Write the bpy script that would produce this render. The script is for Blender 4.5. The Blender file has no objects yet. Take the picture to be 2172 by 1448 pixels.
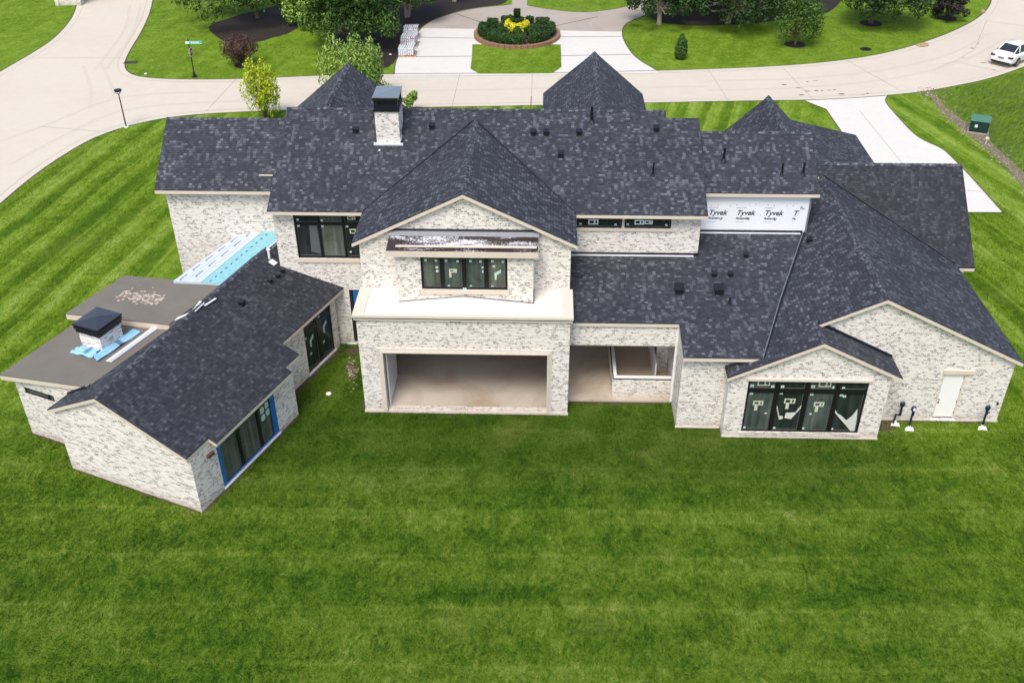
import bpy, bmesh, math, random
from mathutils import Vector, Matrix, noise
from mathutils.geometry import tessellate_polygon, delaunay_2d_cdt
R = math.radians
random.seed(7)
sc = bpy.context.scene
col = sc.collection

# ------------------------------------------------------------------ camera
F_PX, PITCH, YAW, ROLL = 2103.4747, 0.5936, 0.0338, -0.005
CAM = Vector((7.7851, -35.036, 27.5642))
cam = bpy.data.cameras.new("camera"); co = bpy.data.objects.new("camera", cam); col.objects.link(co)
cam.sensor_fit = 'HORIZONTAL'; cam.sensor_width = 36; cam.lens = 36 * F_PX / 2172
cam.clip_start = .5; cam.clip_end = 2000
co.location = CAM
cy_, sy_ = math.cos(YAW), math.sin(YAW); cp_, sp_ = math.cos(PITCH), math.sin(PITCH); cr_, sr_ = math.cos(ROLL), math.sin(ROLL)
fw = Vector((-sy_ * cp_, cy_ * cp_, -sp_)); rt = Vector((cy_, sy_, 0)); up = rt.cross(fw)
rt2 = rt * cr_ + up * sr_; up2 = -rt * sr_ + up * cr_
m = Matrix((rt2, up2, -fw)).transposed().to_4x4(); m.translation = CAM
co.matrix_world = m
sc.camera = co

def G(px, py, z=0.0):
    """photograph pixel -> point on the level z (used to survey the site plan)"""
    u = (px - 1086) / F_PX; w = (724 - py) / F_PX
    r = rt2 * u + up2 * w + fw
    t = (z - CAM.z) / r.z
    p = CAM + r * t
    return (p.x, p.y)

# ------------------------------------------------------------------ light
SUN_EL, SUN_AZ = R(58), R(197)      # azimuth measured clockwise from +Y
wd = bpy.data.worlds.new("World"); sc.world = wd; wd.use_nodes = True
nt = wd.node_tree; bg = nt.nodes['Background']
sky = nt.nodes.new('ShaderNodeTexSky'); sky.sky_type = 'NISHITA'; sky.sun_disc = False
sky.sun_elevation = SUN_EL; sky.sun_rotation = SUN_AZ; sky.dust_density = 3.0; sky.air_density = 1.0
nt.links.new(sky.outputs[0], bg.inputs[0]); bg.inputs[1].default_value = .14
sl = bpy.data.lights.new("sun", 'SUN'); sl.energy = 1.6; sl.angle = R(22); sl.color = (1, .95, .88)
so = bpy.data.objects.new("sun", sl); col.objects.link(so)
sd = Vector((math.sin(SUN_AZ) * math.cos(SUN_EL), math.cos(SUN_AZ) * math.cos(SUN_EL), math.sin(SUN_EL)))
so.rotation_euler = sd.to_track_quat('Z', 'Y').to_euler()
sc.view_settings.view_transform = 'Standard'; sc.view_settings.look = 'None'
sc.view_settings.exposure = 0.72; sc.view_settings.gamma = 1.0
try: sc.view_settings.use_curve_mapping = False
except Exception: pass

# ------------------------------------------------------------------ materials
def newmat(name):
    mt = bpy.data.materials.new(name); mt.use_nodes = True
    n = mt.node_tree.nodes; l = mt.node_tree.links
    return mt, n, l, n['Principled BSDF']
def node(n, t, **k):
    x = n.new(t)
    for a, b in k.items():
        if a in x.inputs: x.inputs[a].default_value = b
        else: setattr(x, a, b)
    return x
def c4(c): return (c[0], c[1], c[2], 1)
def ramp(n, stops, interp='LINEAR'):
    r = n.new('ShaderNodeValToRGB'); r.color_ramp.interpolation = interp
    e = r.color_ramp.elements
    while len(e) > 1: e.remove(e[-1])
    e[0].position = stops[0][0]; e[0].color = c4(stops[0][1])
    for p, c in stops[1:]:
        q = e.new(p); q.color = c4(c)
    return r
def mix(n, l, fac, a, b, mode='MIX'):
    x = n.new('ShaderNodeMix'); x.data_type = 'RGBA'; x.blend_type = mode
    for i, v in ((0, fac), (6, a), (7, b)):
        if hasattr(v, 'is_linked') or isinstance(v, bpy.types.NodeSocket): l.new(v, x.inputs[i])
        else: x.inputs[i].default_value = v if i == 0 else c4(v)
    return x.outputs[2]
def math_(n, l, op, a, b=0.0, clamp=False):
    x = n.new('ShaderNodeMath'); x.operation = op; x.use_clamp = clamp
    for i, v in ((0, a), (1, b)):
        if isinstance(v, bpy.types.NodeSocket): l.new(v, x.inputs[i])
        else: x.inputs[i].default_value = v
    return x.outputs[0]
def noise_(n, l, vec, scale, detail=3, rough=.55, dist=0):
    x = node(n, 'ShaderNodeTexNoise', Scale=scale, Detail=detail, Roughness=rough, Distortion=dist)
    if vec is not None: l.new(vec, x.inputs['Vector'])
    return x.outputs['Fac']
def coords(n, which='Object'):
    return n.new('ShaderNodeTexCoord').outputs[which]
def mapping(n, l, vec, scale=(1, 1, 1), rot=(0, 0, 0)):
    x = n.new('ShaderNodeMapping'); l.new(vec, x.inputs[0]); x.inputs['Scale'].default_value = scale; x.inputs['Rotation'].default_value = rot
    return x.outputs[0]
def bump(n, l, h, strength, dist, bs):
    b = node(n, 'ShaderNodeBump', Strength=strength, Distance=dist); l.new(h, b.inputs['Height']); l.new(b.outputs[0], bs.inputs['Normal'])

def plain(name, c, rough=.6, var=.15, scale=6, metal=0, bmp=.1, spec=None):
    mt, n, l, bs = newmat(name); v = coords(n)
    f = noise_(n, l, v, scale, 4)
    o = mix(n, l, f, [x * (1 - var) for x in c], [min(1, x * (1 + var)) for x in c])
    l.new(o, bs.inputs['Base Color']); bs.inputs['Roughness'].default_value = rough; bs.inputs['Metallic'].default_value = metal
    if spec is not None: bs.inputs['Specular IOR Level'].default_value = spec
    if bmp: bump(n, l, noise_(n, l, v, scale * 6, 2), bmp, .01, bs)
    return mt

def shingle_mat(name, dark=1.0, light=1.0, thr=.86):
    mt, n, l, bs = newmat(name); uv = coords(n, 'UV')
    sep = n.new('ShaderNodeSeparateXYZ'); l.new(uv, sep.inputs[0]); U, V = sep.outputs[0], sep.outputs[1]
    RH, TW = .135, .155
    def wn(*a):
        w = n.new('ShaderNodeTexWhiteNoise'); w.noise_dimensions = '3D'; cb = n.new('ShaderNodeCombineXYZ')
        for i, q in enumerate(a):
            if isinstance(q, bpy.types.NodeSocket): l.new(q, cb.inputs[i])
            else: cb.inputs[i].default_value = q
        l.new(cb.outputs[0], w.inputs['Vector']); return w.outputs['Value']
    vr = math_(n, l, 'DIVIDE', V, RH); row = math_(n, l, 'FLOOR', vr); fr = math_(n, l, 'FRACT', vr)
    sh = math_(n, l, 'MULTIPLY', wn(row, 3.0, 0.0), 1.0)
    ur = math_(n, l, 'ADD', math_(n, l, 'DIVIDE', U, TW), sh); cl = math_(n, l, 'FLOOR', ur); fu = math_(n, l, 'FRACT', ur)
    r1 = wn(cl, row, 1.0); r3 = wn(cl, row, 7.0)
    # runs of tabs that line up over several courses
    uj = math_(n, l, 'FLOOR', math_(n, l, 'ADD', math_(n, l, 'DIVIDE', U, TW * .9), math_(n, l, 'MULTIPLY', sh, .25)))
    rj = math_(n, l, 'FLOOR', math_(n, l, 'ADD', math_(n, l, 'DIVIDE', vr, 2.6), math_(n, l, 'MULTIPLY', wn(uj, 5.0, 2.0), 3.0)))
    r2 = wn(uj, rj, 4.0)
    big = noise_(n, l, uv, .45, 4, .6)
    bias = math_(n, l, 'MULTIPLY', math_(n, l, 'SUBTRACT', big, .5), .18)
    la = n.new('ShaderNodeMapRange'); l.new(math_(n, l, 'ADD', r1, bias), la.inputs[0]); la.inputs[1].default_value = thr - .03; la.inputs[2].default_value = thr + .05
    lb = n.new('ShaderNodeMapRange'); l.new(math_(n, l, 'ADD', r2, bias), lb.inputs[0]); lb.inputs[1].default_value = thr + .03; lb.inputs[2].default_value = thr + .07; lb.inputs[4].default_value = .7
    lt = math_(n, l, 'MAXIMUM', la.outputs[0], lb.outputs[0])
    d = dark * 1.0; light *= .92
    rb_ = ramp(n, [(0, (.022 * d, .025 * d, .034 * d)), (.6, (.033 * d, .036 * d, .047 * d)), (1, (.048 * d, .052 * d, .064 * d))]); l.new(r3, rb_.inputs[0])
    rl_ = ramp(n, [(0, (.070 * light, .076 * light, .094 * light)), (1, (.125 * light, .132 * light, .154 * light))]); l.new(r3, rl_.inputs[0])
    c = mix(n, l, lt, rb_.outputs[0], rl_.outputs[0])
    rb = ramp(n, [(.3, (.86, .86, .87)), (.7, (1.16, 1.15, 1.13))]); l.new(big, rb.inputs[0])
    c = mix(n, l, 1.0, c, rb.outputs[0], 'MULTIPLY')
    edge = math_(n, l, 'LESS_THAN', fr, .16); jn = math_(n, l, 'LESS_THAN', fu, .07)
    c = mix(n, l, math_(n, l, 'MAXIMUM', math_(n, l, 'MULTIPLY', edge, .62), math_(n, l, 'MULTIPLY', jn, .4)), c, (.010, .011, .017))
    rg = ramp(n, [(.3, (.84, .84, .84)), (.7, (1.16, 1.16, 1.16))]); l.new(noise_(n, l, uv, 60, 2), rg.inputs[0])
    c = mix(n, l, 1.0, c, rg.outputs[0], 'MULTIPLY')
    l.new(c, bs.inputs['Base Color']); bs.inputs['Roughness'].default_value = .8; bs.inputs['Specular IOR Level'].default_value = .35
    h = math_(n, l, 'ADD', math_(n, l, 'MULTIPLY', fr, -1.0), math_(n, l, 'MULTIPLY', lt, .35))
    bump(n, l, h, .6, .014, bs)
    return mt

def brick_mat(name, wash=.5, tone=1.0, warm=0.0, bw=.165, bh=.080):
    mt, n, l, bs = newmat(name); uv = coords(n, 'UV')
    b = node(n, 'ShaderNodeTexBrick', Scale=1.0); b.inputs['Brick Width'].default_value = bw; b.inputs['Row Height'].default_value = bh
    b.inputs['Mortar Size'].default_value = .013; b.inputs['Mortar Smooth'].default_value = .3; b.offset = .5; b.squash = .8; b.squash_frequency = 3
    b.inputs['Color1'].default_value = (0, 0, 0, 1); b.inputs['Color2'].default_value = (1, 1, 1, 1); b.inputs['Mortar'].default_value = (.35, .35, .35, 1)
    l.new(uv, b.inputs['Vector'])
    t = tone
    r = ramp(n, [(0, (.70 * t, .66 * t, .60 * t)), (.40, (.62 * t, .58 * t, .525 * t)), (.52, (.46 * t, .425 * t, .385 * t)), (.66, (.50 * t, .44 * t, .385 * t)), (.76, (.24 * t, .215 * t, .195 * t)), (.86, (.12 * t, .11 * t, .105 * t)), (1, (.06 * t, .056 * t, .056 * t))])
    l.new(b.outputs['Color'], r.inputs[0])
    mort = (.70 * t, .66 * t, .60 * t)
    c = mix(n, l, b.outputs['Fac'], r.outputs[0], mort)
    # whitewash: patches where the bricks are smeared over
    m1 = noise_(n, l, mapping(n, l, uv, (1.0, 2.2, 1)), 1.3, 6, .7)
    rm = ramp(n, [(.42, (0, 0, 0)), (.72, (1, 1, 1))]); l.new(m1, rm.inputs[0])
    c = mix(n, l, math_(n, l, 'MULTIPLY', rm.outputs[0], wash), c, (.74 * t, .70 * t, .64 * t))
    m2 = noise_(n, l, mapping(n, l, uv, (17, 26, 1)), 1.0, 3, .6)
    rm2 = ramp(n, [(.45, (0, 0, 0)), (.6, (1, 1, 1))]); l.new(m2, rm2.inputs[0])
    c = mix(n, l, math_(n, l, 'MULTIPLY', rm2.outputs[0], .45), c, (.70 * t, .66 * t, .60 * t))
    st_ = noise_(n, l, mapping(n, l, uv, (1.6, 20, 1)), 1.0, 4, .7)
    rs_ = ramp(n, [(.53, (1, 1, 1)), (.66, (.70, .69, .68))]); l.new(st_, rs_.inputs[0])
    c = mix(n, l, 1.0, c, rs_.outputs[0], 'MULTIPLY')
    # splash stain close to the ground
    sep = n.new('ShaderNodeSeparateXYZ'); l.new(coords(n), sep.inputs[0])
    st = node(n, 'ShaderNodeMapRange', clamp=True); l.new(math_(n, l, 'ADD', sep.outputs[2], math_(n, l, 'MULTIPLY', m1, .5)), st.inputs[0])
    st.inputs[1].default_value = .2; st.inputs[2].default_value = .75; st.inputs[3].default_value = .55; st.inputs[4].default_value = 0
    c = mix(n, l, st.outputs[0], c, (.36, .27, .20))
    if warm: c = mix(n, l, warm, c, (.45, .33, .25))
    l.new(c, bs.inputs['Base Color']); bs.inputs['Roughness'].default_value = .9
    h = math_(n, l, 'ADD', math_(n, l, 'MULTIPLY', b.outputs['Fac'], -1.0), math_(n, l, 'MULTIPLY', m2, .6))
    bump(n, l, h, .5, .012, bs)
    return mt

def concrete_mat(name, c, stain=.5, dirt=(.33, .25, .18), scale=.25, thr=(.5, .8)):
    mt, n, l, bs = newmat(name); v = coords(n)
    f = noise_(n, l, v, 1.2, 6, .65); f2 = noise_(n, l, v, scale, 5, .6, .6); f3 = noise_(n, l, v, 30, 2)
    a = mix(n, l, f, [x * .92 for x in c], [min(1, x * 1.07) for x in c])
    rm = ramp(n, [(thr[0], (0, 0, 0)), (thr[1], (1, 1, 1))]); l.new(f2, rm.inputs[0])
    a = mix(n, l, math_(n, l, 'MULTIPLY', rm.outputs[0], stain), a, dirt)
    rg = ramp(n, [(.3, (.93, .93, .93)), (.7, (1.06, 1.06, 1.06))]); l.new(f3, rg.inputs[0])
    a = mix(n, l, 1.0, a, rg.outputs[0], 'MULTIPLY')
    l.new(a, bs.inputs['Base Color']); bs.inputs['Roughness'].default_value = .85
    bump(n, l, f3, .15, .01, bs)
    return mt

def lawn_mat(name='mown_grass', blades=False):
    mt, n, l, bs = newmat(name); v = coords(n)
    sep = n.new('ShaderNodeSeparateXYZ'); l.new(v, sep.inputs[0]); X, Y = sep.outputs[0], sep.outputs[1]
    wob = math_(n, l, 'MULTIPLY', math_(n, l, 'SUBTRACT', noise_(n, l, v, .09, 2), .5), 2.4)
    def sm(val, a, b):
        q = n.new('ShaderNodeMapRange'); q.interpolation_type = 'SMOOTHSTEP'; l.new(val, q.inputs[0]); q.inputs[1].default_value = a; q.inputs[2].default_value = b
        return q.outputs[0]
    def stripes(ang, period, w=1.0, sine=.22, per2=.9):
        ca, sa = math.cos(ang), math.sin(ang)
        t = math_(n, l, 'ADD', math_(n, l, 'MULTIPLY', X, -sa), math_(n, l, 'MULTIPLY', Y, ca))
        t = math_(n, l, 'ADD', t, math_(n, l, 'MULTIPLY', wob, w))
        u = math_(n, l, 'ADD', math_(n, l, 'MULTIPLY', X, ca), math_(n, l, 'MULTIPLY', Y, sa))
        cb = n.new('ShaderNodeCombineXYZ'); l.new(math_(n, l, 'MULTIPLY', t, per2), cb.inputs[0]); l.new(math_(n, l, 'MULTIPLY', u, .05), cb.inputs[1]); cb.inputs[2].default_value = ang * 9
        b = noise_(n, l, cb.outputs[0], 1.0, 4, .65)
        s = math_(n, l, 'SINE', math_(n, l, 'MULTIPLY', t, 2 * math.pi / period))
        # thin bright line where two mower passes meet
        fr = math_(n, l, 'FRACT', math_(n, l, 'DIVIDE', t, period))
        ln = n.new('ShaderNodeMapRange'); l.new(math_(n, l, 'ABSOLUTE', math_(n, l, 'SUBTRACT', fr, .5)), ln.inputs[0]); ln.inputs[1].default_value = 0; ln.inputs[2].default_value = .07; ln.inputs[3].default_value = .3; ln.inputs[4].default_value = 0
        o = math_(n, l, 'ADD', math_(n, l, 'MULTIPLY', s, sine), math_(n, l, 'ADD', math_(n, l, 'MULTIPLY', math_(n, l, 'SUBTRACT', b, .5), 1.9), .5))
        return math_(n, l, 'ADD', o, ln.outputs[0])
    sL = stripes(R(80), 2.1, .5); sF = stripes(R(1), 2.5, .35, .12, .55); sR = stripes(R(105), 2.2, .9, .15); sT = stripes(R(74), 1.7, .3)
    # regions
    front = math_(n, l, 'SUBTRACT', 1.0, sm(math_(n, l, 'ADD', Y, math_(n, l, 'MULTIPLY', wob, .6)), -3.0, 3.5))
    west = math_(n, l, 'SUBTRACT', 1.0, sm(X, -13.5, -8.0)); east = sm(X, 25.5, 31.0)
    north = sm(Y, 22, 26)
    s = mix(n, l, east, sT, sR)
    s = mix(n, l, west, s, sL)
    s = mix(n, l, front, s, sF)
    amp = mix(n, l, front, (1, 1, 1), (.45, .45, .45))
    amp = mix(n, l, sm(Y, 41, 43), amp, (.15, .15, .15))
    s = math_(n, l, 'ADD', math_(n, l, 'MULTIPLY', math_(n, l, 'SUBTRACT', s, .5), amp), .5)
    big = noise_(n, l, v, .16, 5, .6, .8); med = noise_(n, l, v, .9, 6, .7, .5)
    fine = noise_(n, l, mapping(n, l, v, (1, .45, 1), (0, 0, .6)), 5.5, 7, .82, 1.4); blade = noise_(n, l, mapping(n, l, v, (1, .5, 1), (0, 0, .9)), 38, 3, .85)
    tuft = noise_(n, l, mapping(n, l, v, (1, .6, 1), (0, 0, -.4)), 1.9, 8, .78, 1.8)
    t = math_(n, l, 'ADD', math_(n, l, 'MULTIPLY', s, .26), math_(n, l, 'MULTIPLY', big, .16))
    t = math_(n, l, 'ADD', t, math_(n, l, 'MULTIPLY', med, .26)); t = math_(n, l, 'ADD', t, math_(n, l, 'MULTIPLY', fine, .42))
    t = math_(n, l, 'ADD', t, math_(n, l, 'MULTIPLY', tuft, .36)); t = math_(n, l, 'ADD', t, math_(n, l, 'MULTIPLY', blade, .22))
    t = math_(n, l, 'ADD', math_(n, l, 'MULTIPLY', math_(n, l, 'SUBTRACT', t, .84), 2.3), .61)
    a = ramp(n, [(.36, (.060, .125, .006)), (.56, (.115, .200, .010)), (.74, (.170, .265, .025)), (.97, (.26, .35, .07))]); l.new(t, a.inputs[0])
    b = ramp(n, [(.34, (.016, .052, .003)), (.53, (.056, .122, .007)), (.69, (.112, .182, .015)), (.84, (.17, .24, .04)), (.98, (.27, .30, .09))]); l.new(t, b.inputs[0])
    dk = math_(n, l, 'MULTIPLY', front, math_(n, l, 'SUBTRACT', 1.0, math_(n, l, 'MULTIPLY', sm(X, 20, 27), .35)), True)
    c = mix(n, l, dk, a.outputs[0], b.outputs[0])
    # darker grass close to the house; courtyard shade is painted into it
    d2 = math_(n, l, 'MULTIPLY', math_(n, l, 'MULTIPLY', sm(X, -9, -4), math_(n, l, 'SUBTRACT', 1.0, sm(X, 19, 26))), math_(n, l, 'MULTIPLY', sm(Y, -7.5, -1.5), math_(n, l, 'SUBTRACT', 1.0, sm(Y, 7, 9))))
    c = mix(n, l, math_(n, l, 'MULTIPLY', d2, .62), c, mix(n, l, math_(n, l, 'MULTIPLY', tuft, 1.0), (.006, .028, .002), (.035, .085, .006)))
    if blades:
        g_ = n.new('ShaderNodeNewGeometry'); rr_ = ramp(n, [(0, (.45, .5, .4)), (.55, (1.05, 1.05, 1)), (1, (1.75, 1.6, 1.9))]); l.new(g_.outputs['Random Per Island'], rr_.inputs[0]); c = mix(n, l, 1.0, c, rr_.outputs[0], 'MULTIPLY')
    # dry, thin patches
    dry = noise_(n, l, v, .22, 3, .5); rd = ramp(n, [(.60, (0, 0, 0)), (.74, (1, 1, 1))]); l.new(dry, rd.inputs[0])
    c = mix(n, l, math_(n, l, 'MULTIPLY', rd.outputs[0], .3), c, (.20, .22, .05))
    l.new(c, bs.inputs['Base Color']); bs.inputs['Roughness'].default_value = .95; bs.inputs['Specular IOR Level'].default_value = .1
    h = math_(n, l, 'ADD', math_(n, l, 'MULTIPLY', fine, 1.0), math_(n, l, 'ADD', math_(n, l, 'MULTIPLY', blade, .35), math_(n, l, 'MULTIPLY', tuft, .9)))
    bump(n, l, h, .8, .10, bs)
    return mt

def leaf_mat(name, c1, c2, c3):
    mt, n, l, bs = newmat(name); g = n.new('ShaderNodeNewGeometry')
    r = ramp(n, [(0, c1), (.55, c2), (1, c3)])
    f = noise_(n, l, coords(n), .9, 3)
    t = math_(n, l, 'ADD', math_(n, l, 'MULTIPLY', g.outputs['Random Per Island'], .6), math_(n, l, 'MULTIPLY', math_(n, l, 'SUBTRACT', f, .3), .8), True)
    l.new(t, r.inputs[0]); l.new(r.outputs[0], bs.inputs['Base Color']); bs.inputs['Roughness'].default_value = .6; bs.inputs['Specular IOR Level'].default_value = .25
    bs.inputs['Transmission Weight'].default_value = 0
    return mt

def glass_mat(name, a=(.006, .013, .011), b=(.03, .05, .042), streak=1.0):
    mt, n, l, bs = newmat(name); uv = coords(n, 'UV')
    f = noise_(n, l, mapping(n, l, uv, (2.6, .12, 1)), 1.6, 3, .5); g = noise_(n, l, uv, .8, 3, .6, 1.0)
    r = ramp(n, [(.4, a), (.62, [x * .5 + y * .5 for x, y in zip(a, b)]), (.72, b)]); l.new(math_(n, l, 'ADD', math_(n, l, 'MULTIPLY', f, .55 * streak), math_(n, l, 'MULTIPLY', g, 1 - .55 * streak)), r.inputs[0])
    l.new(r.outputs[0], bs.inputs['Base Color']); bs.inputs['Roughness'].default_value = .12; bs.inputs['IOR'].default_value = 1.4
    return mt

M = {}
M['shingle'] = shingle_mat('architectural_shingle')
M['shingle_dark'] = shingle_mat('architectural_shingle_dark', .72, .55)
M['ridge'] = shingle_mat('ridge_shingle', 1.2, 1.3, .78)
M['brick'] = brick_mat('whitewashed_brick', .6, 1.08)
M['brick_lime'] = brick_mat('limewashed_brick', .78, 1.14, 0, .26, .078)
M['trim'] = plain('cream_trim', (.63, .54, .44), .6, .08, 3)
M['stone'] = plain('cast_stone', (.60, .53, .46), .7, .10, 5)
M['white_cap'] = plain('white_roof_coating', (.68, .65, .585), .6, .05, 2)
M['cap_edge'] = plain('cream_coping', (.62, .56, .47), .6, .05, 2)
M['black'] = plain('black_window_frame', (.008, .008, .009), .35, .2, 5, 0, 0)
M['blackmetal'] = plain('black_sheet_metal', (.012, .014, .022), .3, .3, 8, .3, .05)
M['capmetal'] = plain('grey_cap_metal', (.26, .29, .32), .35, .12, 3, .5, .05)
M['glass'] = glass_mat('dark_window_glass', (.014, .019, .018), (.045, .058, .052))
M['glass2'] = glass_mat('streaked_window_glass', (.035, .05, .045), (.16, .19, .165))
M['glass3'] = glass_mat('grey_window_glass', (.06, .068, .055), (.23, .245, .20))
M['white'] = plain('white_paint', (.78, .77, .74), .5, .04, 3)
M['door'] = plain('door_primer', (.80, .79, .75), .5, .03, 3)
M['wrap'] = plain('house_wrap', (.76, .78, .82), .5, .05, 1.2)
M['ink'] = plain('wrap_ink', (.02, .025, .05), .6, .1, 3, 0, 0)
M['inkpale'] = plain('pale_wrap_ink', (.35, .34, .38), .6, .1, 3, 0, 0)
M['sticker'] = plain('green_label', (.42, .60, .50), .6, .1, 4, 0, 0)
M['sticker2'] = plain('white_label', (.66, .78, .78), .6, .08, 4, 0, 0)
M['khaki'] = plain('khaki_label', (.50, .52, .38), .6, .08, 4, 0, 0)
M['film'] = plain('peeling_film', (.55, .55, .50), .5, .15, 5, 0, 0)
M['tapeblue'] = plain('blue_flashing_tape', (.015, .13, .38), .45, .35, 3)
M['tapeice'] = plain('pale_blue_membrane', (.36, .62, .78), .45, .15, 4)
M['cyan'] = plain('cyan_membrane', (.20, .43, .48), .5, .25, 5)
M['underlay'] = plain('grey_underlayment', (.46, .52, .60), .5, .08, 1.5)
M['whitestrip'] = plain('white_metal_flashing', (.78, .79, .82), .35, .08, 4, .2)
M['wood'] = plain('raw_lumber', (.56, .38, .27), .7, .18, 4)
M['darkwood'] = plain('dark_bracket_wood', (.10, .05, .03), .7, .3, 6)
M['inner'] = plain('unfinished_inner_wall', (.42, .34, .26), .9, .2, 2)
M['soffit'] = plain('soffit_board', (.45, .36, .28), .8, .1, 2)
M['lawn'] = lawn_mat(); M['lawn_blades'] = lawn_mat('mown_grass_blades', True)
M['road'] = concrete_mat('street_concrete', (.55, .495, .405), .22, (.40, .32, .25), .12, (.45, .8))
M['drive'] = concrete_mat('drive_concrete', (.60, .58, .53), .15, (.55, .50, .44), .4, (.5, .8))
M['shadedrive'] = concrete_mat('shaded_drive_concrete', (.37, .32, .27), .4, (.25, .20, .16), .3, (.45, .7))  # drive concrete darkened to carry the tree shade on the loop
M['floor'] = concrete_mat('stained_slab_concrete', (.47, .41, .34), .7, (.28, .19, .11), .33, (.42, .66))
M['joint'] = plain('joint_sealant', (.10, .085, .075), .9, .2, 3)
M['jointpale'] = plain('sawcut_joint', (.30, .27, .24), .9, .2, 3)
M['soil'] = plain('mulch_soil', (.017, .010, .007), .95, .6, 5, 0, .8)
M['soil2'] = plain('dry_soil', (.15, .13, .075), .95, .45, 7, 0, .8)
M['edge'] = plain('lawn_edge_shadow', (.07, .06, .03), .95, .4, 5)  # dark tone painted for the shadow line under the raised lawn edge
M['bark'] = plain('bark', (.11, .085, .06), .9, .4, 9, 0, .6)
M['bark_pale'] = plain('pale_bark', (.33, .27, .21), .9, .3, 9, 0, .6)
M['kerbbrick'] = plain('brick_edging', (.26, .14, .085), .85, .35, 14, 0, .6)
M['tyre'] = plain('faint_tyre_film', (.505, .452, .37), .85, .08, 2, 0, .1)
M['navy'] = plain('navy_plastic', (.010, .018, .045), .35, .3, 9, 0, .05)
M['tgreen'] = plain('green_cabinet_paint', (.007, .035, .024), .45, .2, 4)
M['tgreen_top'] = plain('faded_green_lid', (.07, .18, .12), .5, .2, 5)
M['sheet'] = plain('blue_roof_membrane', (.26, .50, .68), .45, .30, 2.5)
M['blocks'] = plain('wrapped_bags', (.50, .52, .56), .4, .5, 9, 0, .8)
M['pinkwrap'] = plain('red_bag_print', (.45, .12, .14), .5, .3, 7)

def membrane_mat():
    mt, n, l, bs = newmat('roof_membrane'); v = coords(n)
    f = noise_(n, l, v, .7, 6, .65); g = noise_(n, l, v, 22, 3, .7)
    c = mix(n, l, f, (.11, .10, .08), (.19, .172, .14))
    sp = ramp(n, [(.68, (0, 0, 0)), (.72, (1, 1, 1))]); l.new(g, sp.inputs[0])
    msk = ramp(n, [(.5, (0, 0, 0)), (.62, (1, 1, 1))]); l.new(noise_(n, l, v, .8, 2), msk.inputs[0])
    c = mix(n, l, math_(n, l, 'MULTIPLY', sp.outputs[0], msk.outputs[0]), c, (.38, .28, .20))
    l.new(c, bs.inputs['Base Color']); bs.inputs['Roughness'].default_value = .75
    bump(n, l, f, .4, .03, bs); return mt
M['membrane'] = membrane_mat()
def speckle_mat():
    mt, n, l, bs = newmat('speckled_dark_membrane'); v = coords(n)
    g = noise_(n, l, mapping(n, l, v, (1, 1.6, 1)), 11, 5, .8); big = noise_(n, l, mapping(n, l, v, (.32, 1.1, 1)), 1.4, 3, .5)
    s = ramp(n, [(.515, (0, 0, 0)), (.545, (1, 1, 1))]); l.new(math_(n, l, 'MULTIPLY', math_(n, l, 'ADD', g, big), .5), s.inputs[0])
    c = mix(n, l, s.outputs[0], (.035, .024, .022), (.62, .62, .66)); l.new(c, bs.inputs['Base Color']); bs.inputs['Roughness'].default_value = .4
    return mt
M['speckle'] = speckle_mat()
M['flashgrey'] = plain('dull_grey_flashing', (.20, .21, .23), .6, .25, 5, 0, .05)
M['sash'] = plain('window_sash_line', (.10, .11, .115), .4, .1, 4, 0, 0)
M['flashmetal'] = plain('galvanised_flashing', (.33, .35, .38), .3, .3, 4, .6, .05)

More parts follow.
